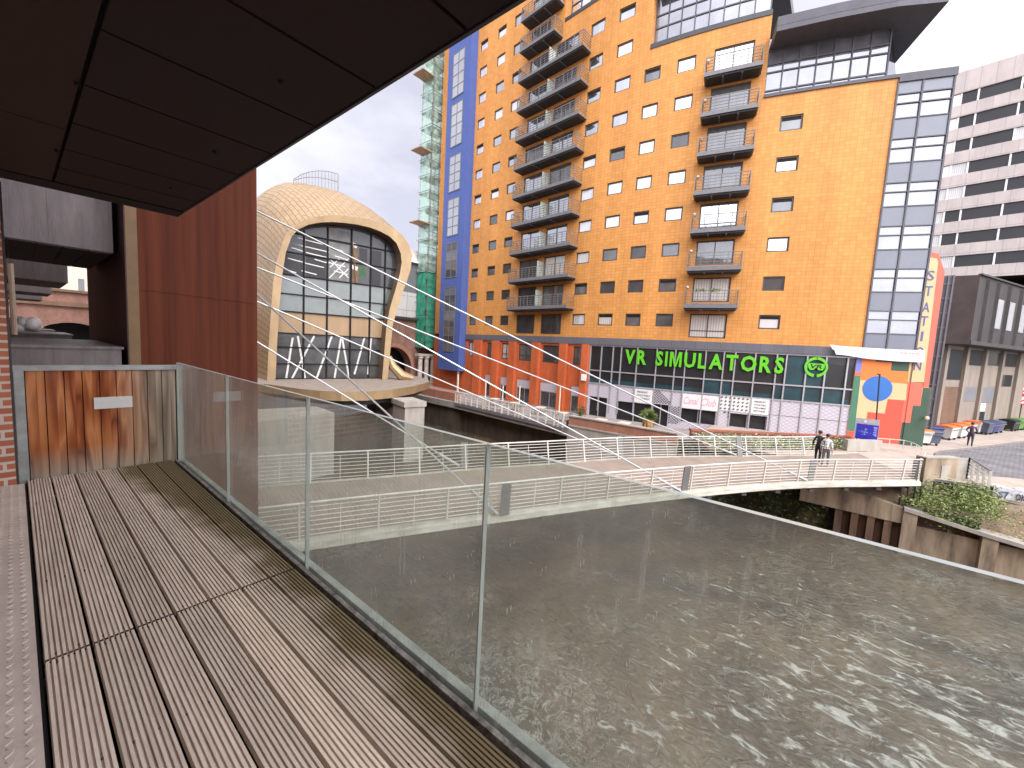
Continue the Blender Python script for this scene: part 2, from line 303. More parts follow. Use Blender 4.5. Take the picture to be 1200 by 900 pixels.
def deckwood():
    m, t, b, o = newmat('deck_timber'); b.inputs['Roughness'].default_value = .75
    co = nd(t, 'ShaderNodeNewGeometry'); s = nd(t, 'ShaderNodeSeparateXYZ'); t.links.new(co.outputs['Position'], s.inputs[0])
    ma = nd(t, 'ShaderNodeMapping'); ma.inputs['Scale'].default_value = (22, 1.2, 4); t.links.new(co.outputs['Position'], ma.inputs[0])
    n = nd(t, 'ShaderNodeTexNoise', i_Scale=2.2, i_Detail=8., i_Roughness=.7); t.links.new(ma.outputs[0], n.inputs['Vector'])
    r = nd(t, 'ShaderNodeValToRGB'); r.color_ramp.elements[0].position = .28; r.color_ramp.elements[1].position = .72
    r.color_ramp.elements[0].color = (.52, .415, .33, 1); r.color_ramp.elements[1].color = (.83, .72, .605, 1); t.links.new(n.outputs[0], r.inputs[0])
    # moss and wet dirt along the glass
    n2 = nd(t, 'ShaderNodeTexNoise', i_Scale=2.6, i_Detail=5.); t.links.new(co.outputs['Position'], n2.inputs['Vector'])
    a = nd(t, 'ShaderNodeMath', operation='MULTIPLY_ADD'); a.inputs[1].default_value = .42; t.links.new(n2.outputs[0], a.inputs[0]); t.links.new(s.outputs[0], a.inputs[2])
    q = nd(t, 'ShaderNodeMapRange', i_From_Min=1.06, i_From_Max=1.22); t.links.new(a.outputs[0], q.inputs[0])
    # more of it at the far end
    q3 = nd(t, 'ShaderNodeMapRange', i_From_Min=3.5, i_From_Max=5.9, i_To_Min=0., i_To_Max=.35); t.links.new(s.outputs[1], q3.inputs[0])
    a3 = nd(t, 'ShaderNodeMath', operation='ADD'); t.links.new(a.outputs[0], a3.inputs[0]); t.links.new(q3.outputs[0], a3.inputs[1]); t.links.new(a3.outputs[0], q.inputs[0])
    x = nd(t, 'ShaderNodeMix', data_type='RGBA'); x.inputs[7].default_value = (.17, .125, .035, 1)
    mm = nd(t, 'ShaderNodeMath', operation='MULTIPLY'); mm.inputs[1].default_value = .85; t.links.new(q.outputs[0], mm.inputs[0])
    t.links.new(mm.outputs[0], x.inputs[0]); t.links.new(r.outputs[0], x.inputs[6])
    # pale scuffs
    n4 = nd(t, 'ShaderNodeTexNoise', i_Scale=9., i_Detail=6., i_Roughness=.75); t.links.new(co.outputs['Position'], n4.inputs['Vector'])
    q4 = nd(t, 'ShaderNodeMapRange', i_From_Min=.66, i_From_Max=.78, i_To_Max=.45); t.links.new(n4.outputs[0], q4.inputs[0])
    x2 = nd(t, 'ShaderNodeMix', data_type='RGBA'); x2.inputs[7].default_value = (.5, .45, .4, 1); t.links.new(q4.outputs[0], x2.inputs[0]); t.links.new(x.outputs[2], x2.inputs[6])
    # every board its own tone
    tn = nd(t, 'ShaderNodeMapRange', i_To_Min=.80, i_To_Max=1.06); t.links.new(co.outputs['Random Per Island'], tn.inputs[0])
    hs = nd(t, 'ShaderNodeHueSaturation'); t.links.new(tn.outputs[0], hs.inputs['Value']); t.links.new(x2.outputs[2], hs.inputs['Color'])
    t.links.new(hs.outputs[0], b.inputs['Base Color']); return m
MT['deck'] = deckwood()
def cedar():
    m, t, b, o = newmat('cedar_boards'); b.inputs['Roughness'].default_value = .7; b.inputs['Specular IOR Level'].default_value = .2
    co = nd(t, 'ShaderNodeNewGeometry'); s = nd(t, 'ShaderNodeSeparateXYZ'); t.links.new(co.outputs['Position'], s.inputs[0])
    # each board its own cut: floor(x / board width) shifts the grain
    dv = nd(t, 'ShaderNodeMath', operation='DIVIDE'); dv.inputs[1].default_value = .122; t.links.new(s.outputs[0], dv.inputs[0])
    fl = nd(t, 'ShaderNodeMath', operation='FLOOR'); t.links.new(dv.outputs[0], fl.inputs[0])
    wn_ = nd(t, 'ShaderNodeTexWhiteNoise', noise_dimensions='1D'); t.links.new(fl.outputs[0], wn_.inputs['W'])
    off = nd(t, 'ShaderNodeMath', operation='MULTIPLY'); off.inputs[1].default_value = 9.; t.links.new(wn_.outputs[0], off.inputs[0])
    cb = nd(t, 'ShaderNodeCombineXYZ'); sx = nd(t, 'ShaderNodeMath', operation='MULTIPLY'); sx.inputs[1].default_value = 5.; t.links.new(s.outputs[0], sx.inputs[0])
    sz = nd(t, 'ShaderNodeMath', operation='MULTIPLY_ADD'); sz.inputs[1].default_value = .55; t.links.new(s.outputs[2], sz.inputs[0]); t.links.new(off.outputs[0], sz.inputs[2])
    t.links.new(sx.outputs[0], cb.inputs[0]); t.links.new(sz.outputs[0], cb.inputs[1]); t.links.new(off.outputs[0], cb.inputs[2])
    n = nd(t, 'ShaderNodeTexNoise', i_Scale=1.1, i_Detail=2., i_Distortion=.35); t.links.new(cb.outputs[0], n.inputs['Vector'])
    m1 = nd(t, 'ShaderNodeMath', operation='MULTIPLY'); m1.inputs[1].default_value = 9.; t.links.new(n.outputs[0], m1.inputs[0])
    fr = nd(t, 'ShaderNodeMath', operation='PINGPONG'); fr.inputs[1].default_value = 1.; t.links.new(m1.outputs[0], fr.inputs[0])
    r = nd(t, 'ShaderNodeValToRGB'); e = r.color_ramp.elements; e[0].position = .0; e[0].color = (.16, .034, .010, 1); e[1].position = 1.; e[1].color = (.50, .20, .075, 1)
    k = r.color_ramp.elements.new(.45); k.color = (.31, .088, .026, 1); t.links.new(fr.outputs[0], r.inputs[0])
    rg = nd(t, 'ShaderNodeValToRGB'); e = rg.color_ramp.elements; e[0].color = (.20, .155, .115, 1); e[1].color = (.44, .35, .26, 1); t.links.new(fr.outputs[0], rg.inputs[0])
    # weathering: towards the glass end and the foot
    n3 = nd(t, 'ShaderNodeTexNoise', i_Scale=3., i_Detail=5.); t.links.new(co.outputs['Position'], n3.inputs['Vector'])
    wx = nd(t, 'ShaderNodeMapRange', i_From_Min=.62, i_From_Max=1.02); t.links.new(s.outputs[0], wx.inputs[0])
    wz = nd(t, 'ShaderNodeMapRange', i_From_Min=4.18, i_From_Max=3.9); t.links.new(s.outputs[2], wz.inputs[0])
    mx_ = nd(t, 'ShaderNodeMath', operation='MAXIMUM'); t.links.new(wx.outputs[0], mx_.inputs[0]); t.links.new(wz.outputs[0], mx_.inputs[1])
    jn = nd(t, 'ShaderNodeMath', operation='MULTIPLY_ADD', use_clamp=True); jn.inputs[1].default_value = .7; jn.inputs[2].default_value = -.35; t.links.new(n3.outputs[0], jn.inputs[0])
    ad = nd(t, 'ShaderNodeMath', operation='ADD', use_clamp=True); t.links.new(mx_.outputs[0], ad.inputs[0]); t.links.new(jn.outputs[0], ad.inputs[1])
    x = nd(t, 'ShaderNodeMix', data_type='RGBA'); t.links.new(ad.outputs[0], x.inputs[0]); t.links.new(r.outputs[0], x.inputs[6]); t.links.new(rg.outputs[0], x.inputs[7])
    t.links.new(x.outputs[2], b.inputs['Base Color']); return m
MT['cedar'] = cedar()
def balglass():
    m, t, b, o = newmat('balustrade_glass')
    tr = nd(t, 'ShaderNodeBsdfTransparent'); tr.inputs[0].default_value = (.885, .93, .90, 1)
    gl = nd(t, 'ShaderNodeBsdfGlossy', i_Roughness=.01)
    ge = nd(t, 'ShaderNodeNewGeometry'); io = nd(t, 'ShaderNodeMapRange', i_To_Min=1.5, i_To_Max=.66667); t.links.new(ge.outputs['Backfacing'], io.inputs[0])
    fr = nd(t, 'ShaderNodeFresnel'); t.links.new(io.outputs[0], fr.inputs['IOR'])
    x = nd(t, 'ShaderNodeMixShader'); t.links.new(fr.outputs[0], x.inputs[0]); t.links.new(tr.outputs[0], x.inputs[1]); t.links.new(gl.outputs[0], x.inputs[2])
    di = nd(t, 'ShaderNodeBsdfDiffuse'); di.inputs[0].default_value = (.72, .76, .72, 1)
    tl = nd(t, 'ShaderNodeBsdfTranslucent'); tl.inputs[0].default_value = (.72, .76, .72, 1)
    dt = nd(t, 'ShaderNodeMixShader'); dt.inputs[0].default_value = .5; t.links.new(di.outputs[0], dt.inputs[1]); t.links.new(tl.outputs[0], dt.inputs[2])
    co = nd(t, 'ShaderNodeTexCoord'); ma = nd(t, 'ShaderNodeMapping'); ma.inputs['Scale'].default_value = (1, 16, 1.6); t.links.new(co.outputs['Object'], ma.inputs[0])
    n1 = nd(t, 'ShaderNodeTexNoise', i_Scale=1.7, i_Detail=5., i_Roughness=.6); t.links.new(ma.outputs[0], n1.inputs['Vector'])
    q1 = nd(t, 'ShaderNodeMapRange', i_From_Min=.56, i_From_Max=.80, i_To_Max=.30); t.links.new(n1.outputs[0], q1.inputs[0])
    mb2 = nd(t, 'ShaderNodeMapping'); mb2.inputs['Scale'].default_value = (1, 95, 16); t.links.new(co.outputs['Object'], mb2.inputs[0])
    n2 = nd(t, 'ShaderNodeTexNoise', i_Scale=1., i_Detail=2.); t.links.new(mb2.outputs[0], n2.inputs['Vector'])
    q2 = nd(t, 'ShaderNodeMapRange', i_From_Min=.70, i_From_Max=.76, i_To_Max=.42); t.links.new(n2.outputs[0], q2.inputs[0])
    n3 = nd(t, 'ShaderNodeTexNoise', i_Scale=1.1, i_Detail=3.); t.links.new(co.outputs['Object'], n3.inputs['Vector'])
    q3 = nd(t, 'ShaderNodeMapRange', i_From_Min=.3, i_From_Max=.75, i_To_Min=.08, i_To_Max=.22); t.links.new(n3.outputs[0], q3.inputs[0])
    a1 = nd(t, 'ShaderNodeMath', operation='ADD'); t.links.new(q1.outputs[0], a1.inputs[0]); t.links.new(q2.outputs[0], a1.inputs[1])
    a2 = nd(t, 'ShaderNodeMath', operation='ADD', use_clamp=True); t.links.new(a1.outputs[0], a2.inputs[0]); t.links.new(q3.outputs[0], a2.inputs[1])
    x2 = nd(t, 'ShaderNodeMixShader'); t.links.new(a2.outputs[0], x2.inputs[0]); t.links.new(x.outputs[0], x2.inputs[1]); t.links.new(dt.outputs[0], x2.inputs[2])
    t.links.new(x2.outputs[0], o.inputs[0]); return m
MT['glass'] = balglass()
MT['glassedge'] = mk('glass_edge', (.50, .55, .52), .25, 0, .1, 8)
def clearglass(name, tint, haze, hz=(.7, .75, .72)):
    m, t, b, o = newmat(name)
    tr = nd(t, 'ShaderNodeBsdfTransparent'); tr.inputs[0].default_value = c4(tint)
    di = nd(t, 'ShaderNodeBsdfDiffuse'); di.inputs[0].default_value = c4(hz)
    co = nd(t, 'ShaderNodeTexCoord'); n = nd(t, 'ShaderNodeTexNoise', i_Scale=1.2, i_Detail=6.); t.links.new(co.outputs['Object'], n.inputs['Vector'])
    q = nd(t, 'ShaderNodeMapRange', i_From_Min=.35, i_From_Max=.65, i_To_Min=haze*.5, i_To_Max=haze*1.4); t.links.new(n.outputs[0], q.inputs[0])
    x = nd(t, 'ShaderNodeMixShader'); t.links.new(q.outputs[0], x.inputs[0]); t.links.new(tr.outputs[0], x.inputs[1]); t.links.new(di.outputs[0], x.inputs[2]); t.links.new(x.outputs[0], o.inputs[0]); return m
MT['nettrans'] = clearglass('green_sheeting', (.75, .9, .82), .55, (.45, .62, .53))
def water():
    m, t, b, o = newmat('river_water'); b.inputs['Roughness'].default_value = .06; b.inputs['IOR'].default_value = 1.55
    co = nd(t, 'ShaderNodeTexCoord')
    ma = nd(t, 'ShaderNodeMapping'); ma.inputs['Scale'].default_value = (1.35, .62, 1); ma.inputs['Rotation'].default_value = (0, 0, R_(-28)); t.links.new(co.outputs['Object'], ma.inputs[0])
    n1 = nd(t, 'ShaderNodeTexNoise', i_Scale=.55, i_Detail=4., i_Roughness=.5, i_Distortion=.6); t.links.new(ma.outputs[0], n1.inputs['Vector'])
    n2 = nd(t, 'ShaderNodeTexNoise', i_Scale=3.2, i_Detail=3., i_Roughness=.5, i_Distortion=1.2); t.links.new(ma.outputs[0], n2.inputs['Vector'])
    a = nd(t, 'ShaderNodeMath', operation='MULTIPLY_ADD'); a.inputs[1].default_value = .8; t.links.new(n2.outputs[0], a.inputs[0]); t.links.new(n1.outputs[0], a.inputs[2])
    bu = nd(t, 'ShaderNodeBump', i_Strength=1., i_Distance=.20); t.links.new(a.outputs[0], bu.inputs['Height']); t.links.new(bu.outputs[0], b.inputs['Normal'])
    # silt colour drifting in the current
    n3 = nd(t, 'ShaderNodeTexNoise', i_Scale=.16, i_Detail=4., i_Distortion=1.5); t.links.new(co.outputs['Object'], n3.inputs['Vector'])
    r = nd(t, 'ShaderNodeValToRGB'); e = r.color_ramp.elements; e[0].position = .35; e[0].color = (.036, .030, .020, 1); e[1].position = .68; e[1].color = (.135, .098, .056, 1); t.links.new(n3.outputs[0], r.inputs[0])
    # foam: curdled lines, gathered where the eddy turns by the bridge
    n4 = nd(t, 'ShaderNodeTexNoise', i_Scale=2.1, i_Detail=10., i_Roughness=.72, i_Distortion=1.1); t.links.new(co.outputs['Object'], n4.inputs['Vector'])
    ab = nd(t, 'ShaderNodeMath', operation='SUBTRACT'); ab.inputs[1].default_value = .5; t.links.new(n4.outputs[0], ab.inputs[0])
    ab2 = nd(t, 'ShaderNodeMath', operation='ABSOLUTE'); t.links.new(ab.outputs[0], ab2.inputs[0])
    q = nd(t, 'ShaderNodeMapRange', i_From_Min=.026, i_From_Max=.0); t.links.new(ab2.outputs[0], q.inputs[0])
    vd = nd(t, 'ShaderNodeVectorMath', operation='DISTANCE'); vd.inputs[1].default_value = (7.2, 5.6, -3.6); t.links.new(co.outputs['Object'], vd.inputs[0])
    q5 = nd(t, 'ShaderNodeMapRange', i_From_Min=3.8, i_From_Max=.6, i_To_Min=0., i_To_Max=.75); t.links.new(vd.outputs['Value'], q5.inputs[0])
    n6 = nd(t, 'ShaderNodeTexNoise', i_Scale=.5, i_Detail=4.); t.links.new(co.outputs['Object'], n6.inputs['Vector'])
    q6 = nd(t, 'ShaderNodeMapRange', i_From_Min=.50, i_From_Max=.72, i_To_Max=.55); t.links.new(n6.outputs[0], q6.inputs[0])
    mxx = nd(t, 'ShaderNodeMath', operation='MAXIMUM'); t.links.new(q5.outputs[0], mxx.inputs[0]); t.links.new(q6.outputs[0], mxx.inputs[1])
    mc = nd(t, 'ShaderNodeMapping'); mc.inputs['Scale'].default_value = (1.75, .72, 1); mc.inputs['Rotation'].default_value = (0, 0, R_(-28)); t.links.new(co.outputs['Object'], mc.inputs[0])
    n8 = nd(t, 'ShaderNodeTexNoise', i_Scale=1.9, i_Detail=6., i_Roughness=.62, i_Distortion=.9); t.links.new(mc.outputs[0], n8.inputs['Vector'])  # pale streak mask: sky glints on the ripples, painted in as foam
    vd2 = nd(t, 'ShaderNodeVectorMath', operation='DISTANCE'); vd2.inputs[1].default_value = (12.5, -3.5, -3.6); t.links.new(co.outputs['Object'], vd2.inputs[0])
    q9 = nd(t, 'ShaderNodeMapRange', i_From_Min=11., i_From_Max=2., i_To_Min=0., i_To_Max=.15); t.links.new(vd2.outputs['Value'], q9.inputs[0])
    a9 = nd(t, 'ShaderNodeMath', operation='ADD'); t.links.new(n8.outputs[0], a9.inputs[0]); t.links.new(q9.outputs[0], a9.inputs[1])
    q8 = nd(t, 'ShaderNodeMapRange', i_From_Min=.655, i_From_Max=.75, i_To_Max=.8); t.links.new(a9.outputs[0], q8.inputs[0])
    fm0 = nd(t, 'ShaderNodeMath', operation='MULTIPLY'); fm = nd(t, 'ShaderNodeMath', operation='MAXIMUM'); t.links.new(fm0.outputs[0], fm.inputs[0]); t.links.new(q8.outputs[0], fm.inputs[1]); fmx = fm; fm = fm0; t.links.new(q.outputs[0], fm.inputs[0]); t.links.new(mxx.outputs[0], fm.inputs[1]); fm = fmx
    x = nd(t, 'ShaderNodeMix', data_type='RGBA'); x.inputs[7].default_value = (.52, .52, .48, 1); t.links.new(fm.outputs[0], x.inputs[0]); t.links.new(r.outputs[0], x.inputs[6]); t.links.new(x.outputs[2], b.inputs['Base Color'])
    rr = nd(t, 'ShaderNodeMath', operation='MULTIPLY_ADD'); rr.inputs[1].default_value = .5; rr.inputs[2].default_value = .06; t.links.new(fm.outputs[0], rr.inputs[0]); t.links.new(rr.outputs[0], b.inputs['Roughness'])
    return m
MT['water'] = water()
def cobble():
    m, t, b, o = newmat('cobbled_road'); b.inputs['Roughness'].default_value = .8
    co = nd(t, 'ShaderNodeTexCoord'); k = nd(t, 'ShaderNodeTexBrick', offset=.5); k.inputs['Scale'].default_value = 1
    for q, val in (('Brick Width', .26), ('Row Height', .15), ('Mortar Size', .02), ('Mortar Smooth', .4)): k.inputs[q].default_value = val
    k.inputs['Color1'].default_value = (.25, .245, .25, 1); k.inputs['Color2'].default_value = (.19, .185, .19, 1); k.inputs['Mortar'].default_value = (.11, .105, .10, 1)
    ma = nd(t, 'ShaderNodeMapping'); ma.inputs['Rotation'].default_value = (0, 0, R_(62)); t.links.new(co.outputs['Object'], ma.inputs[0]); t.links.new(ma.outputs[0], k.inputs['Vector'])
    n = nd(t, 'ShaderNodeTexNoise', i_Scale=.7, i_Detail=6.); t.links.new(co.outputs['Object'], n.inputs['Vector'])
    r = nd(t, 'ShaderNodeValToRGB'); r.color_ramp.elements[0].position = .35; r.color_ramp.elements[0].color = (.62, .6, .6, 1); r.color_ramp.elements[1].position = .65; r.color_ramp.elements[1].color = (1, 1, 1, 1); t.links.new(n.outputs[0], r.inputs[0])
    x = nd(t, 'ShaderNodeMix', data_type='RGBA', blend_type='MULTIPLY'); x.inputs[0].default_value = 1; t.links.new(k.outputs[0], x.inputs[6]); t.links.new(r.outputs[0], x.inputs[7]); t.links.new(x.outputs[2], b.inputs['Base Color'])
    bu = nd(t, 'ShaderNodeBump', i_Strength=.4, i_Distance=.02, invert=True); t.links.new(k.outputs['Fac'], bu.inputs['Height']); t.links.new(bu.outputs[0], b.inputs['Normal']); return m
MT['cobble'] = cobble()

# ------------------------------------------------------------------ mesh helpers
WL = {}     # world place of every thing and part
class MB:
    def __init__(s): s.v = []; s.f = []; s.m = []; s.uv = []; s.mats = []
    def mi(s, m):
        if m is None: return 0
        m = MT[m] if isinstance(m, str) else m
        if m not in s.mats: s.mats.append(m)
        return s.mats.index(m)
    def face(s, pts, m=None, uv=None):
        b = len(s.v); s.v += [tuple(p) for p in pts]; s.f.append(tuple(range(b, b+len(pts)))); s.m.append(s.mi(m)); s.uv.append(uv)
    def raw(s, verts, faces, m=None):
        b = len(s.v); s.v += [tuple(p) for p in verts]; k = s.mi(m)
        for f in faces: s.f.append(tuple(i+b for i in f)); s.m.append(k); s.uv.append(None)
    def hexa(s, p, m=None):   # 8 corners: bottom 4 (ring), top 4 (ring)
        s.raw(p, [(3, 2, 1, 0), (4, 5, 6, 7), (0, 1, 5, 4), (1, 2, 6, 5), (2, 3, 7, 6), (3, 0, 4, 7)], m)
    def box(s, x0, x1, y0, y1, z0, z1, m=None):
        s.hexa([(x0, y0, z0), (x1, y0, z0), (x1, y1, z0), (x0, y1, z0), (x0, y0, z1), (x1, y0, z1), (x1, y1, z1), (x0, y1, z1)], m)
    def obox(s, c, ang, lx, ly, z0, z1, m=None):   # box on plan centre c turned by ang
        ca, sa = math.cos(ang), math.sin(ang); P = []
        for z in (z0, z1):
            for a, b in ((-1, -1), (1, -1), (1, 1), (-1, 1)):
                x, y = a*lx/2, b*ly/2; P.append((c[0]+x*ca-y*sa, c[1]+x*sa+y*ca, z))
        s.hexa(P, m)
    def bar(s, p, q, wd, h, m=None):   # rectangular bar from p to q
        p, q = Vector(p), Vector(q); d = (q-p).normalized(); u = Vector((0, 0, 1)) if abs(d.z) < .9 else Vector((1, 0, 0))
        a = d.cross(u).normalized()*(wd/2); b = a.cross(d).normalized()*(h/2)
        s.hexa([p-a-b, p+a-b, p+a+b, p-a+b, q-a-b, q+a-b, q+a+b, q-a+b], m)
    def tube(s, p, q, r, n=6, m=None, r2=None):
        s.path([p, q], r, n, m, [r, r if r2 is None else r2])
    def path(s, pts, r, n=6, m=None, rs=None):
        pts = [Vector(p) for p in pts]; k = len(pts); b = len(s.v); mi = s.mi(m)
        for i, p in enumerate(pts):
            d = (pts[min(i+1, k-1)]-pts[max(i-1, 0)]).normalized(); u = Vector((0, 0, 1)) if abs(d.z) < .95 else Vector((1, 0, 0))
            a = d.cross(u).normalized(); c = a.cross(d).normalized(); rr = rs[i] if rs else r
            for j in range(n):
                t = 2*math.pi*j/n; s.v.append(tuple(p+a*(rr*math.cos(t))+c*(rr*math.sin(t))))
        def F(f): s.f.append(f); s.m.append(mi); s.uv.append(None)
        for i in range(k-1):
            for j in range(n): F((b+i*n+j, b+i*n+(j+1) % n, b+(i+1)*n+(j+1) % n, b+(i+1)*n+j))
        F(tuple(b+j for j in range(n))[::-1]); F(tuple(b+(k-1)*n+j for j in range(n)))
    def prism(s, poly, z0, z1, m=None):
        n = len(poly); P = [(x, y, z0) for x, y in poly]+[(x, y, z1) for x, y in poly]
        s.raw(P, [tuple(range(n))[::-1], tuple(range(n, 2*n))]+[(i, (i+1) % n, n+(i+1) % n, n+i) for i in range(n)], m)
    def extr(s, pts, vec, m=None):     # polygon pushed along vec
        n = len(pts); vec = Vector(vec); P = [Vector(p) for p in pts]+[Vector(p)+vec for p in pts]
        s.raw(P, [tuple(range(n))[::-1], tuple(range(n, 2*n))]+[(i, (i+1) % n, n+(i+1) % n, n+i) for i in range(n)], m)
    def lathe(s, c, prof, n=12, m=None):
        c = Vector(c); b = len(s.v); mi = s.mi(m)
        for r, z in prof:
            for j in range(n):
                t = 2*math.pi*j/n; s.v.append((c.x+r*math.cos(t), c.y+r*math.sin(t), c.z+z))
        for i in range(len(prof)-1):
            for j in range(n): s.f.append((b+i*n+j, b+i*n+(j+1) % n, b+(i+1)*n+(j+1) % n, b+(i+1)*n+j)); s.m.append(mi); s.uv.append(None)
        s.f.append(tuple(b+j for j in range(n))[::-1]); s.m.append(mi); s.uv.append(None)
        s.f.append(tuple(b+(len(prof)-1)*n+j for j in range(n))); s.m.append(mi); s.uv.append(None)
    def ball(s, c, rx, ry=None, rz=None, n=10, m=None):
        ry = ry or rx; rz = rz or rx; b = len(s.v); c = Vector(c); mi = s.mi(m); k = max(4, n//2)
        for i in range(k+1):
            ph = math.pi*i/k
            for j in range(n):
                t = 2*math.pi*j/n; sp = max(math.sin(ph), .02)
                s.v.append((c.x+rx*sp*math.cos(t), c.y+ry*sp*math.sin(t), c.z+rz*math.cos(ph)))
        for i in range(k):
            for j in range(n): s.f.append((b+i*n+j, b+(i+1)*n+j, b+(i+1)*n+(j+1) % n, b+i*n+(j+1) % n)); s.m.append(mi); s.uv.append(None)
    # curved box following the tower front
    def fbox(s, y0, y1, z0, z1, o0, o1, m=None, step=.7):
        n = max(1, int(math.ceil((y1-y0)/step)))
        if abs(fth(y1)-fth(y0)) < .004: n = 1
        ys = [y0+(y1-y0)*i/n for i in range(n+1)]; P = []
        for y in ys: P += [FP(y, z0, o0), FP(y, z0, o1), FP(y, z1, o1), FP(y, z1, o0)]
        Fc = [(0, 1, 2, 3), tuple(4*n+i for i in (3, 2, 1, 0))]
        for i in range(n):
            for j in range(4): Fc.append((4*i+j, 4*(i+1)+j, 4*(i+1)+(j+1) % 4, 4*i+(j+1) % 4))
        b = len(s.v); s.v += [tuple(p) for p in P]; k = s.mi(m)
        for f in Fc:
            s.f.append(tuple(i+b for i in f)); s.m.append(k); s.uv.append([(fs(s.v[i+b][1]), s.v[i+b][2]) for i in f])
    def fquad(s, y0, y1, z0, z1, off, m=None, step=.7):
        n = max(1, int(math.ceil((y1-y0)/step)))
        for i in range(n):
            a, b = y0+(y1-y0)*i/n, y0+(y1-y0)*(i+1)/n
            s.face([FP(a, z0, off), FP(b, z0, off), FP(b, z1, off), FP(a, z1, off)], m, [(fs(a), z0), (fs(b), z0), (fs(b), z1), (fs(a), z1)])
    def build(s, name, parent=None, m=None, smooth=False, label=None, recalc=True, loc=None):
        me = D.meshes.new(name); o = D.objects.new(name, me); col.objects.link(o)
        base = Vector(loc) if loc is not None else (WL.get(parent.name, Vector()) if parent else Vector())
        me.from_pydata([(v[0]-base.x, v[1]-base.y, v[2]-base.z) for v in s.v], [], s.f)
        if m is not None: me.materials.append(MT[m] if isinstance(m, str) else m)
        else:
            for q in s.mats: me.materials.append(q)
            if len(me.polygons): me.polygons.foreach_set('material_index', s.m)
        if any(u is not None for u in s.uv):
            ul = me.uv_layers.new(name='UVMap')
            for p, u in zip(me.polygons, s.uv):
                if u is not None:
                    for li, c in zip(p.loop_indices, u): ul.data[li].uv = c
        if recalc:
            bm = bmesh.new(); bm.from_mesh(me); bmesh.ops.recalc_face_normals(bm, faces=bm.faces); bm.to_mesh(me); bm.free()
        if smooth: me.polygons.foreach_set('use_smooth', [True]*len(me.polygons))
        me.update()
        if parent: o.parent = parent; WL[o.name] = base
        else: o.location = base; WL[o.name] = base
        if label: o['label'] = label
        return o
def thing(name, label, cat, loc=(0, 0, 0), group=None):
    o = D.objects.new(name, None); col.objects.link(o); o.location = loc; o.empty_display_size = .3
    o['label'] = label; o['category'] = cat; WL[o.name] = Vector(loc)
    if group: o['group'] = group
    return o
def tag(o, label, cat, group=None):
    o['label'] = label; o['category'] = cat
    if group: o['group'] = group
    return o
def struct(o, kind='structure'): o['kind'] = kind; return o
def dup(root, loc, rotz, label, group=None):
    r = root.copy(); col.objects.link(r); r.location = loc; r.rotation_euler = (0, 0, rotz); r['label'] = label
    if group: r['group'] = group
    for ch in list(root.children):
        c = ch.copy(); col.objects.link(c); c.parent = r
        for g in list(ch.children):
            d = g.copy(); col.objects.link(d); d.parent = c
    return r
def text2d(body, bold=0., shear=0., res=2):
    """text outline as triangulated flat mesh -> verts (x,y) and faces, normalised to unit height (cap) from x=0"""
    cu = D.curves.new('txt', 'FONT'); cu.body = body; cu.size = 1; cu.offset = bold; cu.shear = shear; cu.resolution_u = res; cu.fill_mode = 'BOTH'
    ob = D.objects.new('txt', cu); col.objects.link(ob)
    dg = bpy.context.evaluated_depsgraph_get(); dg.update()
    me = D.meshes.new_from_object(ob.evaluated_get(dg))
    V = [(v.co.x, v.co.y) for v in me.vertices]; Fc = [tuple(p.vertices) for p in me.polygons]
    D.objects.remove(ob); D.curves.remove(cu); D.meshes.remove(me)
    if not V: return [], [], 0, 0
    x0 = min(v[0] for v in V); x1 = max(v[0] for v in V); y0 = min(v[1] for v in V); y1 = max(v[1] for v in V)
    return [(x-x0, y-y0) for x, y in V], Fc, x1-x0, y1-y0
def put_text(mb, body, fn, u0, u1, z0, z1, m, bold=0., shear=0., thick=.012):
    """fills the box u0..u1, z0..z1; fn(u, z, out) -> world point"""
    V, Fc, wd, ht = text2d(body, bold, shear)
    if not V: return
    n = len(V); P = []
    for o in (.002, thick): P += [fn(u0+(u1-u0)*x/wd, z0+(z1-z0)*y/ht, o) for x, y in V]
    edges = {}
    for f in Fc:
        for i in range(len(f)):
            a, b = f[i], f[(i+1) % len(f)]; k = (min(a, b), max(a, b)); edges[k] = edges.get(k, 0)+1
    F2 = [tuple(i+n for i in f) for f in Fc]+[f[::-1] for f in Fc]+[(a, b, b+n, a+n) for (a, b), c in edges.items() if c == 1]
    mb.raw(P, F2, m)
def catmull(P, n=8):
    P = [Vector(p) for p in P]; out = []
    for i in range(len(P)-1):
        a, b, c, d = P[max(i-1, 0)], P[i], P[i+1], P[min(i+2, len(P)-1)]
        for k in range(n):
            t = k/n; out.append(.5*((2*b)+(c-a)*t+(2*a-5*b+4*c-d)*t*t+(3*b-a-3*c+d)*t**3))
    return out+[P[-1]]
def resample(P, step):
    P = [Vector(p) for p in P]; Ls = [0.]
    for i in range(len(P)-1): Ls.append(Ls[-1]+(P[i+1]-P[i]).length)
    n = max(1, round(Ls[-1]/step)); out = []
    for k in range(n+1):
        s_ = Ls[-1]*k/n; i = 0
        while i < len(Ls)-2 and Ls[i+1] < s_: i += 1
        out.append(P[i].lerp(P[i+1], (s_-Ls[i])/max(1e-9, Ls[i+1]-Ls[i])))
    return out
def leaves(mb, pts, size, mats, flat=.5):
    """small folded leaf faces at the given points"""
    for p in pts:
        a = Vector((random.gauss(0, 1), random.gauss(0, 1), random.gauss(0, 1)*flat)).normalized(); b = a.orthogonal().normalized()
        b = (Matrix.Rotation(random.uniform(0, 6.28), 3, a) @ b); s_ = size*random.uniform(.6, 1.4); p = Vector(p)
        mb.face([p-a*s_, p+b*s_*.45, p+a*s_, p-b*s_*.45], random.choice(mats))

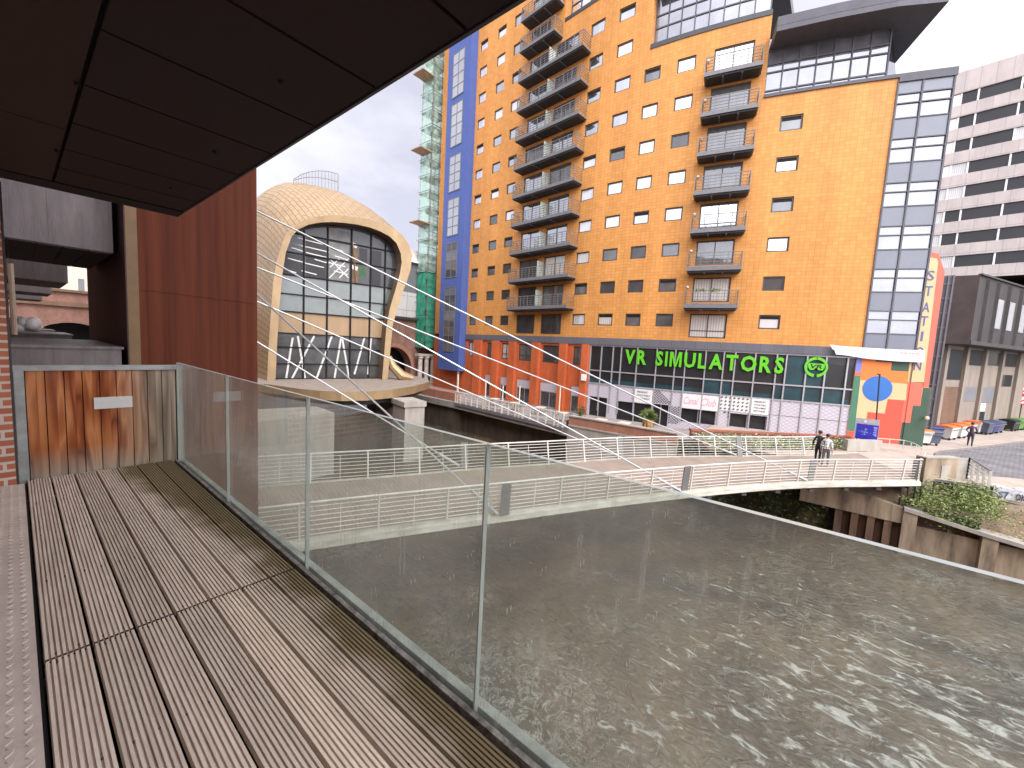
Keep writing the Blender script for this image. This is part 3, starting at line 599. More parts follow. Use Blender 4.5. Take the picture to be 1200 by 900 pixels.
# ================================================================== SETTING: ground, water, roads
from mathutils import noise as NZ
mb = MB(); GX, GY, GS = 192, 440, .14; XA, YA = .7, -24.
def wave(x, y):
    u = x*.88+y*.47; v = -x*.47+y*.88; calm = .55+.45*NZ.noise((x*.13, y*.13, 5.))
    a = NZ.noise((u*.42, v*.9, 1.3)); b = NZ.noise((u*1.1+a*.5, v*2.3, 7.1)); c = NZ.noise((u*2.3+b*.4, v*4.3, 3.7))
    return (.085*a+.065*(1-2*abs(b))+.026*c)*(.6+.8*calm)
vv = [(XA+i*GS, YA+j*GS, -3.6+wave(XA+i*GS, YA+j*GS)) for j in range(GY+1) for i in range(GX+1)]
mb.raw(vv, [(j*(GX+1)+i, j*(GX+1)+i+1, (j+1)*(GX+1)+i+1, (j+1)*(GX+1)+i) for j in range(GY) for i in range(GX)])
x1, y1 = XA+GX*GS, YA+GY*GS
for q in ((-60, XA, -400, 300), (x1, 60, -400, 300), (XA, x1, -400, YA), (XA, x1, y1, 300)): mb.face([(q[0], q[2], -3.6), (q[1], q[2], -3.6), (q[1], q[3], -3.6), (q[0], q[3], -3.6)])
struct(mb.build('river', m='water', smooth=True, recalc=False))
mb = MB(); mb.face([(-60, -300, -5.6), (60, -300, -5.6), (60, 120, -5.6), (-60, 120, -5.6)]); struct(mb.build('river_bed', m='soil'))
mb = MB()
for q in ([(28.9, -400), (2200, -2200), (2200, 7.5), (27.6, 7.5), (27.6, .9), (28.2, -3.4), (28.9, -6.2)],): mb.face([(x, y, -.1) for x, y in q])
struct(mb.build('road', m='cobble'))
mb = MB()
mb.prism([(27.3, 7.5), (26.95, 7.5), (26.4, 15.9), (28.2, 30.5), (29, 48), (2200, 400), (2200, 7.5)], -1.2, -.6)
struct(mb.build('ground', m='terrace'))
mb = MB(); mb.face([(-2200, 70, -.7), (2200, 70, -.7), (2200, 2200, -.7), (-2200, 2200, -.7)]); mb.face([(-2200, -2200, -.7), (-9, -2200, -.7), (-9, 70, -.7), (-2200, 70, -.7)])
struct(mb.build('ground', m='terrace'))
def slabpoly(name, poly, z0, z1, m, kerb=None):
    mb = MB(); n = len(poly)
    mb.face([(x, y, z1) for x, y in poly], m, [(x*.8+y*.6, y*.8-x*.6) for x, y in poly])
    for i in range(n):
        a, b = poly[i], poly[(i+1) % n]; mb.face([(a[0], a[1], z0), (b[0], b[1], z0), (b[0], b[1], z1), (a[0], a[1], z1)], kerb or m)
    return struct(mb.build(name))
PAV = [(27.62, 7.4), (27.62, .9), (28.3, -3.5), (30.3, -4.05), (33.5, -4.5), (36.9, -5.2), (38.6, -5.75), (42.4, -7.8), (51, -12.1), (120, -46), (160, -50), (160, 7.4)]
slabpoly('pavement', PAV, -.12, 0, 'paving', 'kerbm')
slabpoly('pavement', [(28.4, -3.75), (29.9, -4.6), (31.3, -6.0), (32.3, -7.4), (32.8, -9), (33, -60), (28.95, -60), (28.95, -6.2)], -.12, .004, 'paving', 'kerbm')
mb = MB()   # kerb stones along the road edge
KL = [(36.9, -5.2), (38.6, -5.75), (42.4, -7.8), (51, -12.1), (120, -46)]
for a, b in zip(KL, KL[1:]): mb.bar((a[0], a[1], -.04), (b[0], b[1], -.04), .16, .10)
struct(mb.build('kerb', m='kerbm'))

# ================================================================== OUR SIDE: balcony
# decking: grooved planks
deck = thing('balcony_deck', 'grooved grey-brown timber deck of the near balcony', 'decking', (.5, 3, 3.9))
def plank(mb, x0, x1, y0, y1, z):
    n = 8; pitch = (x1-x0)/n; prof = []
    for k in range(n):
        a = x0+k*pitch; prof += [(a+.0022, z-.014), (a+.0037, z), (a+pitch-.0037, z), (a+pitch-.0022, z-.014)]
    prof = [(x0, z-.028)]+prof+[(x1, z-.028)]
    k = len(prof); b = len(mb.v)
    mb.v += [(x, y0, zz) for x, zz in prof]+[(x, y1, zz) for x, zz in prof]
    for i in range(k): mb.f.append((b+i, b+(i+1) % k, b+k+(i+1) % k, b+k+i)); mb.m.append(0); mb.uv.append(None)
    e_ = mb.mi('endgrain'); mb.f.append(tuple(range(b, b+k))); mb.m.append(e_); mb.uv.append(None); mb.f.append(tuple(range(b+k, b+2*k))[::-1]); mb.m.append(e_); mb.uv.append(None)
mb = MB(); mb.mi('deck')
for i in range(7):
    x0 = .031+i*.1525; e = random.uniform(-.002, .002)
    for (a, b) in ((-1.5, 2.592+e), (2.609+e, 5.832)):
        plank(mb, x0+random.uniform(-.001, .001), x0+.1425, a, b, 3.9+random.uniform(-.0012, .0012))
for i in range(7):      # screw heads along the joists
    for y in (-.95, .25, 1.05, 1.85, 2.56, 2.64, 3.45, 4.25, 5.05, 5.72):
        for dx in (.036, .107):
            x = .031+i*.1525+dx; mb.tube((x, y+random.uniform(-.006, .006), 3.895), (x, y, 3.9012), .0042, 7, 'endgrain')
mb.build('decking', deck)
mb = MB()
for y in (-1, .2, 1.0, 1.8, 2.5, 2.72, 3.4, 4.2, 5.0, 5.75): mb.box(0, 1.12, y-.03, y+.03, 3.74, 3.866)
mb.box(0, .024, -1.5, 5.84, 3.74, 3.87); mb.box(-.2, 1.13, -1.5, 5.84, 3.60, 3.70)
mb.build('joist', deck, 'black')
mb = MB(); mb.box(.0, 1.1, -1.5, 5.8, 3.706, 3.712); mb.build('membrane', deck, 'black')
# threshold plate with raised tread pattern
mb = MB(); mb.box(-1.2, .012, -1.4, 5.72, 3.86, 3.905)
for iy in range(0, 150):
    for ix in range(4):
        x = -.155+ix*.045; y = .9+iy*.032; s_ = 1 if (ix+iy) % 2 else -1
        a = R_(42*s_); c, s2 = math.cos(a), math.sin(a); q = [(-.013, 0), (0, -.0035), (.013, 0), (0, .0035)]
        mb.extr([(x+u*c-v*s2, y+u*s2+v*c, 3.9052) for u, v in q], (0, 0, .005))
tag(mb.build('threshold_plate', m='treadplate', loc=(-.5, 2, 3.86)), 'pale grey tread plate along the left edge of the deck', 'metal plate')
# glass balustrade
bal = thing('glass_balustrade', 'frameless clear glass balustrade along the timber deck', 'balustrade', (1.15, 2.5, 3.8))
JY = [-2.0, -.5, 1.03, 2.56, 4.09, 5.78]
for a, b in zip(JY, JY[1:]):
    mb = MB(); y0, y1 = a+.004, b-.004
    P = [(1.139, y0, 3.82), (1.161, y0, 3.82), (1.161, y1, 3.82), (1.139, y1, 3.82), (1.139, y0, 5.02), (1.161, y0, 5.02), (1.161, y1, 5.02), (1.139, y1, 5.02)]
    mb.raw(P, [(3, 0, 4, 7), (1, 2, 6, 5)], 'glass'); mb.raw(P, [(0, 1, 5, 4), (2, 3, 7, 6), (4, 5, 6, 7), (3, 2, 1, 0)], 'glassedge')
    mb.build('glass_panel', bal)
mb = MB(); mb.box(1.112, 1.136, -2, 5.8, 3.80, 3.903); mb.box(1.106, 1.20, -2, 5.8, 3.70, 3.80)
mb.build('base_channel', bal, 'channelgrey')
mb = MB(); mb.box(1.164, 1.205, -2, 5.8, 3.72, 3.90)
mb.build('outer_trim', bal, 'trimgreen')
# partition
par = thing('privacy_screen', 'cedar board privacy screen closing the far end of the deck', 'wooden screen', (.6, 5.87, 3.9))
mb = MB()
for i in range(9):
    x0 = .05+i*.122; mb.box(x0+.0035, x0+.1185, 5.86+random.uniform(-.002, .002), 5.885, 3.84, 4.935)
mb.build('board', par, 'cedar')
mb = MB(); mb.box(-.02, 1.215, 5.835, 5.91, 4.936, 4.985); mb.box(-.015, .046, 5.845, 5.90, 3.84, 4.935); mb.box(1.155, 1.21, 5.845, 5.90, 3.80, 4.935)
mb.box(.046, 1.155, 5.888, 5.898, 3.84, 4.93, 'black') if False else None
mb.build('frame', par, 'galv')
mb = MB(); mb.box(.047, 1.154, 5.889, 5.897, 3.845, 4.932); mb.build('gap_blackout', par, 'black')  # added black sheet, stops light showing through the board gaps
mb = MB(); mb.box(.49, .78, 5.846, 5.856, 4.535, 4.655); mb.build('plate', par, 'plaque')
# balcony above: soffit
sf = thing('balcony_overhead', 'dark panelled underside of the balcony overhead', 'balcony', (.5, 2, 6.6))
JX = .265; JS = [.3, .62, 1.24, 1.86, 2.48, 3.10, 3.73, 4.33, 4.87, 5.38]  # near end cut short, out of view, to let light onto the deck
mb = MB()
for a, b in zip(JS, JS[1:]): mb.box(JX+.009, 1.145, a+.009, b-.009, 6.6, 6.62)
mb.build('soffit_panel', sf, 'soffit')
mb = MB()
for a, b in zip([.3, 2.2, 3.9], [2.2, 3.9, 5.38]): mb.box(-.11, JX-.009, a+.006, b-.006, 6.6, 6.62)
mb.build('soffit_panel', sf, 'soffitbrown')
mb = MB(); mb.box(-.1, 1.15, .3, 5.66, 6.64, 6.74, 'black'); mb.box(-.1, 1.165, 5.40, 5.68, 6.594, 6.70, 'black'); mb.box(1.15, 1.165, .3, 5.395, 6.594, 6.70, 'darkmetal')
mb.build('edge_trim', sf)
mb = MB(); mb.box(-.1, 1.16, .3, 5.66, 6.742, 8.0); mb.build('parapet', sf, 'zinc')
for (x, y) in ((.9, 4.6), (.9, 3.4), (.85, 2.2), (.28, 1.9), (.25, 3.1), (.24, 4.4), (.95, 1.0)): mb = MB(); mb.tube((x, y, 6.585), (x, y, 6.60), .012, 8); mb.build('fixing', sf, 'black')
# our own building: brick wall with the doorway the photo was taken from
ap = thing('brick_apartment_block', 'brick apartment block whose wall edge shows left of the deck', 'building', (-5, 10, -1))
mb = MB()
mb.box(-9, -.035, 5.74, 9.0, -4.2, 21, 'pierbrick'); mb.box(-9, -.3, 9.0, 44, -4.2, 21, 'pierbrick')
mb.box(-9, -3.2, -30, -1.6, -4.2, 21, 'pierbrick'); mb.box(-9, -.12, -1.6, 5.74, 6.75, 21, 'pierbrick'); mb.box(-9, -.12, -1.6, 5.74, -4.2, 3.6, 'pierbrick')  # unseen southern block set back so light reaches the deck
mb.build('wall', ap)
mb = MB(); mb.box(-4.1, -4.0, -1.6, 5.74, 3.6, 6.75, 'room'); mb.build('room_wall', ap)
mb = MB(); mb.box(-.034, -.018, 5.76, 5.80, 3.86, 6.58); mb.build('downpipe', ap, 'zincdark')
# neighbouring zinc balconies
NB = [(9.35, 13.0, 0, 'nearest zinc clad balcony beyond the cedar screen'), (18.3, 22.0, 1, 'second zinc clad balcony along the brick wall, behind the nearest'),
      (26.6, 30.2, 2, 'third zinc clad balcony along the brick wall, mostly hidden'), (35.5, 39.2, 3, 'farthest zinc clad balcony along the brick wall')]
for y0, y1, i, lab in NB:
    t = thing('zinc_balcony', lab, 'balcony', (.4, y0, 3.6), 'zinc balconies along the brick wall')
    mb = MB(); mb.box(-.3, 1.13, y0, y1, 3.4, 5.0); mb.box(-.3, 1.16, y0-.03, y1, 5.003, 5.045)
    mb.box(.38, .395, y0-.008, y0-.001, 3.5, 5.0); mb.build('parapet', t, 'zinc')
    yy = y0+.45
    mb = MB(); mb.box(-.3, 1.13, yy, y1, 6.62, 8.6); mb.box(.405, .417, yy-.006, yy-.001, 6.62, 8.6); mb.build('upper_box', t, 'zinc')
    mb = MB()
    for k in range(5): mb.box(-.28+k*.28, -.012+k*.28, yy+.02, y1-.05, 6.598, 6.617)
    mb.build('soffit', t, 'zincdark')
mb = MB(); mb.tube((.02, 17.5, 5.0), (.02, 17.5, 6.9), .055, 8); tag(mb.build('cream_post', m='cream', loc=(.02, 17.5, 5)), 'slim cream upright post standing among the zinc balconies', 'post')
mb = MB()
for k in range(9): mb.ball((random.uniform(.0, .45), 20.6+random.uniform(-.2, .2), 5.15+random.uniform(0, .2)), .20, .2, .2, 8)
tag(mb.build('covered_bundle', m='plaque', smooth=True, loc=(.2, 20.6, 5)), 'pale lumpy covered bundle on the second zinc balcony', 'bundle')
# corten screen wall
ct = thing('corten_wall', 'tall rust brown weathering steel wall beside the balconies', 'steel wall', (2.2, 9.3, 1.5))
mb = MB(); mb.box(1.22, 3.14, 9.27, 9.40, 1.47, 14); mb.build('front_sheet', ct, 'corten')
mb = MB(); mb.box(1.2, 1.215, 9.262, 14.6, 1.47, 14); mb.box(1.216, 3.13, 9.41, 14.6, 1.5, 13.9); mb.build('side_sheet', ct, 'cortenshade')
mb = MB(); mb.box(1.216, 1.36, 9.258, 9.268, 1.47, 14); mb.build('corner_strip', ct, mk('corten_olive_edge', (.13, .075, .025), .5, .2, .2, 2))
mb = MB(); mb.extr([(1.40, 9.262, 6.02), (3.1, 9.262, 5.98), (3.1, 9.262, 6.0), (1.40, 9.262, 6.03)], (0, .004, 0)); mb.build('seam', ct, 'corten')
# river wall under our building
mb = MB(); mb.box(-8.9, .9, -60, 60, -5.5, -.72, 'concretedark'); tag(mb.build('quay_wall', loc=(-4, 0, -5)), 'stained quay wall below the near balcony', 'wall')
# brick viaduct and pale building at the end of the balcony row
vi = thing('brick_viaduct', 'old brick railway viaduct with a dark arch, seen past the zinc balconies', 'viaduct', (0, 62, -.7))
mb = MB()
AC, AR, AS = 3.75, 3.6, 1.9
top = [(AC+AR*math.cos(math.pi*k/16), AS+AR*.98*math.sin(math.pi*k/16)) for k in range(17)]
mb.extr([(-30, 60, -.7), (AC-AR, 60, -.7)]+[(x, 60, z) for x, z in top[::-1]]+[(-30, 60, 8.4)][:0]+[(AC+AR, 60, -.7), (20, 60, -.7), (20, 60, 8.4), (-30, 60, 8.4)], (0, 3, 0), 'oldbrick')
mb.build('wall', vi)
mb = MB(); mb.box(-30, 20, 59.7, 60-.005, 7.0, 7.4); mb.box(-30, 20, 59.7, 63, 8.403, 8.65); mb.build('coping', vi, 'infill')
mb = MB(); mb.extr([(x, 59.9, z) for x, z in top]+[(AC+(AR+.55)*math.cos(math.pi*k/16), 59.9, AS+(AR+.55)*math.sin(math.pi*k/16)) for k in range(16, -1, -1)], (0, .09, 0), 'oldbrick'); mb.build('arch_ring', vi)
mb = MB(); mb.box(-5, 12, 64, 64.2, -.7, 7); mb.build('tunnel_back', vi, 'darkrecess')
pb = thing('pale_office_building', 'cream coloured building above the brick viaduct', 'building', (3, 72, 0))
mb = MB(); mb.box(-20, 6.2, 70, 84, 0, 16, 'cream'); mb.build('wall', pb)
mb = MB(); mb.box(5.0, 5.5, 69.95, 69.99, 9.2, 10.6); mb.build('window', pb, 'pane_dark')

# ================================================================== STATION: gold shell on the river
GA, GB = atz(323, 446, 1.6), atz(448, 445, 1.6)
gu = Vector((GB.x-GA.x, GB.y-GA.y, 0)).normalized(); gb = Vector((gu.y, -gu.x, 0))
if gb.y < 0: gb = -gb          # away from the camera
def gpt(u, z, back=0.): return Vector((GA.x, GA.y, 0))+gu*u+gb*back+Vector((0, 0, z))
def gpx(px, py):
    p = vpl(px, py, (GA.x, GA.y), (GB.x, GB.y)); return ((Vector((p.x, p.y, 0))-Vector((GA.x, GA.y, 0))).dot(gu), p.z)
OUT = [(313, 447), (315, 400), (318, 360), (320, 330), (324, 306), (334, 276), (343, 266), (356, 258), (372, 254), (389, 252), (405, 253), (420, 255), (436, 258), (450, 262), (462, 268), (472, 276), (480, 288), (483, 300), (481, 316), (476, 332), (472, 341), (466, 360), (460, 382), (456.5, 420), (454, 447)]
INN = [(323, 447), (325, 400), (327.5, 360), (331, 322), (335, 296), (342, 277), (350, 268.5), (362, 263), (376, 260.5), (389, 260), (404, 261), (419, 263), (434, 266.5), (446, 271), (457, 277), (465, 285), (470, 297), (471, 308), (469, 320), (465, 335), (462, 345), (457, 362), (453, 384), (450, 420), (448, 447)]
OU = [gpx(*p) for p in OUT]; IN = [gpx(*p) for p in INN]
OU[0] = (OU[0][0], 1.6); OU[-1] = (OU[-1][0], 1.6); IN[0] = (IN[0][0], 1.6); IN[-1] = (IN[-1][0], 1.6)
st = thing('station_entrance', 'gold shingled egg shaped station entrance with big arched glazing over the river', 'building', tuple(gpt(5, 1.6)))
mb = MB(); n = len(OU)
uL = OU[0][0]; zB = 1.6
SEC = [(0, 1, 1, 0), (.8, 1.0, 1.03, -.06), (2., .98, 1.09, -.2), (4, .935, 1.18, -.45), (6.5, .86, 1.27, -.75), (9.5, .77, 1.335, -1.0), (13, .67, 1.35, -1.1), (17, .57, 1.28, -1.0), (22, .45, 1.1, -.6), (27, .34, .8, 0)]
rows = []
for bk, sx, sz, dl in SEC:
    rows.append([gpt(uL+(u-uL)*sx+dl, zB+(z-zB)*sz, bk) for u, z in OU])
arc = [0.]
for i in range(n-1): arc.append(arc[-1]+math.hypot(OU[i+1][0]-OU[i][0], OU[i+1][1]-OU[i][1]))
for j in range(len(rows)-1):
    for i in range(n-1):
        mb.face([rows[j][i], rows[j][i+1], rows[j+1][i+1], rows[j+1][i]], 'gold', [(SEC[j][0]*1.1, arc[i]), (SEC[j][0]*1.1, arc[i+1]), (SEC[j+1][0]*1.1, arc[i+1]), (SEC[j+1][0]*1.1, arc[i])])
mb.face(rows[-1], 'gold', [(a, 0) for a in arc])
sh = mb.build('shell', st, smooth=True, recalc=False)
bm = bmesh.new(); bm.from_mesh(sh.data); bmesh.ops.remove_doubles(bm, verts=bm.verts, dist=.001); bmesh.ops.recalc_face_normals(bm, faces=bm.faces); bm.to_mesh(sh.data); bm.free()
mb = MB()
for i in range(n-1):     # rim face and the reveal behind it
    mb.face([gpt(*OU[i], -.02), gpt(*OU[i+1], -.02), gpt(*IN[i+1], .05), gpt(*IN[i], .05)], 'goldflat')
    mb.face([gpt(*IN[i], .05), gpt(*IN[i+1], .05), gpt(*IN[i+1], 1.3), gpt(*IN[i], 1.3)], 'goldinner')
mb.build('rim', st, recalc=False)
GLB = 1.25
def gspan(z):
    """left and right end of the opening at height z"""
    us = []
    for i in range(n-1):
        (u0, z0), (u1, z1) = IN[i], IN[i+1]
        if (z0-z)*(z1-z) <= 0 and z0 != z1: us.append(u0+(u1-u0)*(z-z0)/(z1-z0))
    return (min(us), max(us)) if len(us) > 1 else None
zT = max(p[1] for p in IN)
def gz(py): return gpx(385, py)[1]
BR = [1.6, gz(393), gz(368), gz(327), zT-.02]
for k, (nm, m) in enumerate((('lower_glazing', 'stlow'), ('gold_band', 'goldpanel'), ('pale_glazing', 'stpale'), ('upper_glazing', 'stglass'))):
    mb = MB(); z0, z1 = BR[k], BR[k+1]; N_ = 14
    zs = [z0+(z1-z0)*i/N_ for i in range(N_+1)]
    for a, b in zip(zs, zs[1:]):
        A, B = gspan(a+.001), gspan(b-.001)
        if A and B: mb.face([gpt(A[0], a, GLB), gpt(A[1], a, GLB), gpt(B[1], b, GLB), gpt(B[0], b, GLB)], m)
    mb.build(nm, st)
mb = MB()
for px in (359, 387, 415, 438, 455):     # uprights lean with the photo's storeys: vertical in the building
    u = gpx(px, 380)[0]
    zz = [z for z in [1.6+(zT-1.6)*i/60 for i in range(61)] if gspan(z) and gspan(z)[0] < u < gspan(z)[1]]
    if zz: mb.bar(gpt(u, zz[0], GLB-.06), gpt(u, zz[-1], GLB-.06), .13, .12)
for py in (277, 300, 326, 348, 368, 393, 409, 428, 445):
    z = gz(py); s_ = gspan(z)
    if s_: mb.bar(gpt(s_[0], z, GLB-.075), gpt(s_[1], z, GLB-.075), .10, .10)
mb.build('mullion', st, 'black')
mb = MB()    # slanted white columns seen in the lower hall
for a, b in (((345, 447), (372, 394)), ((352, 394), (361, 447)), ((393, 394), (374, 447)), ((405, 395), (414, 447)), ((432, 396), (420, 440)), ((338, 446), (346, 396)), ((396, 447), (404, 396)), ((436, 440), (440, 396))):
    A, B = gpx(*a), gpx(*b); mb.tube(gpt(A[0], max(A[1], 1.62), GLB-.03), gpt(B[0], B[1], GLB-.03), .09, 6)
mb.build('strut', st, 'strut')
mb = MB()    # lit escalator soffits and lamps inside, as pale bars behind the upper glazing
for px, py, l in ((347, 283, 1.3), (352, 290, .9), (350, 303, 1.2), (344, 316, .8), (368, 280, 2.0), (372, 289, 2.4), (376, 297, 1.8), (372, 309, 1.6), (366, 318, 1.2), (380, 304, 1.0), (398, 290, 1.2), (404, 300, 1.0), (398, 308, 1.6), (404, 318, 1.2), (420, 285, .5), (420, 312, .6)):
    u, z = gpx(px, py); mb = MB(); mb.bar(gpt(u-l/2, z+.1, GLB-.015), gpt(u+l/2, z-.05, GLB-.015), .02, .08 if l > .7 else .35); mb.build('interior_beam', st, 'plate' if px % 2 else 'strut')
mb = MB(); u0, z0 = gpx(419, 300); mb.box(0, 0, 0, 0, 0, 0) if False else None
mb.bar(gpt(gpx(421, 325)[0], gz(325), GLB-.02), gpt(gpx(417, 275)[0], gz(275), GLB-.02), .5, .02); mb.build('interior_panel', st, 'goldpanel')
MT['ingrey'] = mk('hall_grey', (.16, .16, .155), .6, 0, .35, 1.4); MT['inbrown'] = mk('hall_brown', (.15, .085, .045), .6, 0, .4, 1.2); MT['ingreen'] = mk('hall_green', (.03, .09, .03), .6, 0, .3, 1.5); MT['indark'] = mk('hall_dark', (.012, .012, .013), .5, 0, .3, 1.5)
for x0, x1, y0, y1, m in ((362, 386, 300, 325, 'indark'), (335, 358, 302, 325, 'indark'), (389, 414, 263, 276, 'ingrey'), (389, 414, 279, 299, 'ingrey'), (389, 414, 302, 325, 'ingrey'), (417, 424, 280, 299, 'inbrown'), (416, 425, 302, 325, 'inbrown'), (426, 434, 303, 318, 'ingreen'), (440, 453, 280, 299, 'indark'), (439, 452, 303, 325, 'indark'), (362, 386, 279, 299, 'indark'), (426, 436, 280, 299, 'indark')):
    a, b = gpx(x0, y1), gpx(x1, y0); zc0, zc1 = gz(y1), gz(y0); mb = MB(); mb.extr([gpt(a[0], zc0, GLB-.004), gpt(b[0], zc0, GLB-.004), gpt(b[0], zc1, GLB-.004), gpt(a[0], zc1, GLB-.004)], -gb*.004); mb.build('interior_panel', st, m)
for a, b in (((390, 300), (413, 324)), ((413, 301), (390, 324)), ((391, 311), (402, 301)), ((402, 324), (413, 313))):
    A, B = gpx(*a), gpx(*b); mb = MB(); mb.bar(gpt(A[0], A[1], GLB-.02), gpt(B[0], B[1], GLB-.02), .02, .08); mb.build('interior_beam', st, 'strut')
# platform slab with a rounded prow
tip = atz(503, 447, 1.6); cs = [atz(302, 449, 1.6), atz(323, 451.5, 1.6), atz(350, 455.5, 1.6), atz(375, 458, 1.6), atz(400, 459.3, 1.6), atz(430, 459, 1.6), atz(460, 456.5, 1.6), atz(485, 452.5, 1.6), atz(498, 449, 1.6), tip, atz(501, 444, 1.6), atz(488, 441, 1.6)]
poly = [(p.x, p.y) for p in cs]+[(gpt(16, 0, 26).x, gpt(16, 0, 26).y), (gpt(-6, 0, 26).x, gpt(-6, 0, 26).y)]
mb = MB(); mb.prism(poly, .95, 1.595, 'goldflat'); mb.face([(x, y, 1.6) for x, y in poly], 'concretetan'); mb.build('platform', st)
mb = MB(); cx = sum(p[0] for p in poly)/len(poly); cy = sum(p[1] for p in poly)/len(poly)
mb.prism([(cx+(x-cx)*.9, cy+(y-cy)*.93) for x, y in poly], .55, .948); mb.build('platform_underside', st, 'slabdark')
mb = MB(); B0 = atz(457, 418, 1.6)
ft = [gpx(457, 418), gpx(459, 430), gpx(464, 438), gpx(470, 441)]
mb.path([gpt(ft[0][0], ft[0][1], .3), gpt(ft[1][0]+.2, ft[1][1], .1), gpt(ft[2][0]+.5, 2.0, -.2), gpt(ft[3][0]+1.0, 1.75, -.5)], .35, 8, None, [.25, .4, .5, .3]); mb.build('shell_foot', st, 'goldflat')
mb = MB()    # safety railing on the roof
hp = [gpt(uL+1.0+(u)*.55, 0, 7) for u in (0, 1.6, 3.2, 4.8, 6.4, 8.0)]
RW = [vpl(px, py, (gpt(0, 0, 7).x, gpt(0, 0, 7).y), (gpt(9, 0, 7).x, gpt(9, 0, 7).y)) for px, py in ((344, 210), (353, 204.5), (362, 201.5), (373, 200), (385, 201), (396, 204))]
RB = [vpl(px, py, (gpt(0, 0, 7).x, gpt(0, 0, 7).y), (gpt(9, 0, 7).x, gpt(9, 0, 7).y)) for px, py in ((344, 213), (353, 213), (362, 213.5), (373, 216), (385, 219), (396, 222.5))]
for f in (0., .5): mb.path([a.lerp(b, f) for a, b in zip(RW, RB)], .035, 5)
for i in range(5):
    for k in range(3):
        a = RW[i].lerp(RW[i+1], k/3); b = RB[i].lerp(RB[i+1], k/3); mb.tube(a, b+Vector((0, 0, -.6)), .028, 4)
mb.tube(RW[-1], RB[-1]+Vector((0, 0, -.4)), .06, 4); mb.build('roof_railing', st, 'scaf')
mb = MB()
pc = atz(489, 468, 1.0); mb.obox((pc.x-.35, pc.y+.6), math.atan2(gu.y, gu.x), 1.55, 2.4, -5, .94, 'concrete')
mb.obox((pc.x-.35, pc.y+.6), math.atan2(gu.y, gu.x), 1.75, 2.6, .55, .93, 'concrete'); mb.build('pier', st)
# concrete abutment and dark boarding below the platform
ab = thing('bridge_abutment', 'pale concrete abutment wall under the station platform', 'wall', (9, 26, -4))
a0, a1 = atz(300, 560, -3.6), atz(375, 556, -3.6)
mb = MB(); p0 = (8.3, 24.6); p1 = (12.3, 22.6)
mb.prism([(6.8, 24.5), (12.0, 25.0), (13.0, 25.2), (13.2, 28), (5, 30)], -5, .5, 'concrete'); mb.build('wall', ab)
mb = MB(); mb.prism([(13.2, 26.6), (21.5, 29.5), (21.5, 30), (13.2, 27.2)], -5, -.35, 'riverwall'); mb.build('boarding', ab)

# ================================================================== BUILDINGS BETWEEN STATION AND TOWER
ck = thing('grey_clad_building', 'grey and white clad building above a brick arch, between the gold station and blue bay', 'building', (34, 48, 0))
mb = MB(); mb.box(26, 44, 46, 60, 8.6, 11.9, 'cladpale'); mb.build('lower_cladding', ck)
mb = MB(); mb.box(26, 44, 46.1, 60, 11.903, 15.9); mb.build('upper_cladding', ck, 'cladgrey')
mb = MB(); mb.hexa([(26, 45.6, 15.903), (44, 45.6, 15.903), (44, 60, 15.903), (26, 60, 15.903), (26, 47, 18.6), (44, 47, 17.2), (44, 60, 17.2), (26, 60, 18.6)]); mb.build('roof', ck, 'paleroof')
mb = MB()
AC2, AR2, AZ2 = 31.6, 2.9, 1.6
tp = [(AC2+AR2*math.cos(math.pi*k/14), AZ2+AR2*math.sin(math.pi*k/14)) for k in range(15)]
mb.extr([(26, 45.9, -.7), (AC2-AR2, 45.9, -.7)]+[(x, 45.9, z) for x, z in tp[::-1]]+[(AC2+AR2, 45.9, -.7), (44, 45.9, -.7), (44, 45.9, 8.55), (26, 45.9, 8.55)], (0, 1.4, 0), 'oldbrick'); mb.build('brick_base', ck)
mb = MB(); mb.extr([(x, 45.8, z) for x, z in tp]+[(AC2+(AR2+.5)*math.cos(math.pi*k/14), 45.8, AZ2+(AR2+.5)*math.sin(math.pi*k/14)) for k in range(14, -1, -1)], (0, .09, 0), 'wallbrick'); mb.build('arch_ring', ck)
mb = MB(); mb.box(27, 36, 49, 49.2, -.7, 7); mb.build('arch_recess', ck, 'darkrecess')
mb = MB(); mb.box(26, 44, 45.5, 45.89, 8.2, 8.5); mb.build('ledge', ck, 'darkmetal')
for i, x in enumerate((35.0, 36.1, 37.2)):
    mb = MB(); mb.lathe((x, 44.6, -.6), [(.42, 0), (.42, .3), (.33, .4), (.30, 3.6), (.42, 3.75), (.42, 4.0)], 12)
    tag(mb.build('stone_column', m='stone', loc=(x, 44.6, -.6)), ['pale stone column nearest the gold station, under the green scaffold', 'middle pale stone column under the green scaffold', 'pale stone column nearest the blue bay'][i], 'column', 'stone columns by the brick arch')
mb = MB(); mb.box(34.4, 37.8, 44.2, 45.0, 3.42, 3.75); tag(mb.build('stone_lintel', m='stone', loc=(36, 44.6, 3.4)), 'pale stone beam resting on three columns', 'beam')
sc_ = thing('scaffold_tower', 'tall scaffold tower wrapped in green netting beside the orange tower', 'scaffolding', (36.2, 44, -.6))
mb = MB(); X0, X1, Y0, Y1 = 35.2, 37.6, 44.0, 46.0; ZB = 4.6; ZT = 46
for x in (X0, X1):
    for y in (Y0, Y1): mb.tube((x, y, ZB), (x, y, ZT), .05, 5)
k = 0; z = ZB
while z < ZT:
    mb.bar((X0, Y0, z), (X1, Y0, z), .05, .05); mb.bar((X0, Y0, z), (X0, Y1, z), .05, .05); mb.bar((X0, Y0, z+1), (X1, Y0, z+1), .05, .05)
    mb.tube((X0 if k % 2 else X1, Y0-.06, z), (X1 if k % 2 else X0, Y0-.06, z+2), .04, 4); z += 2; k += 1
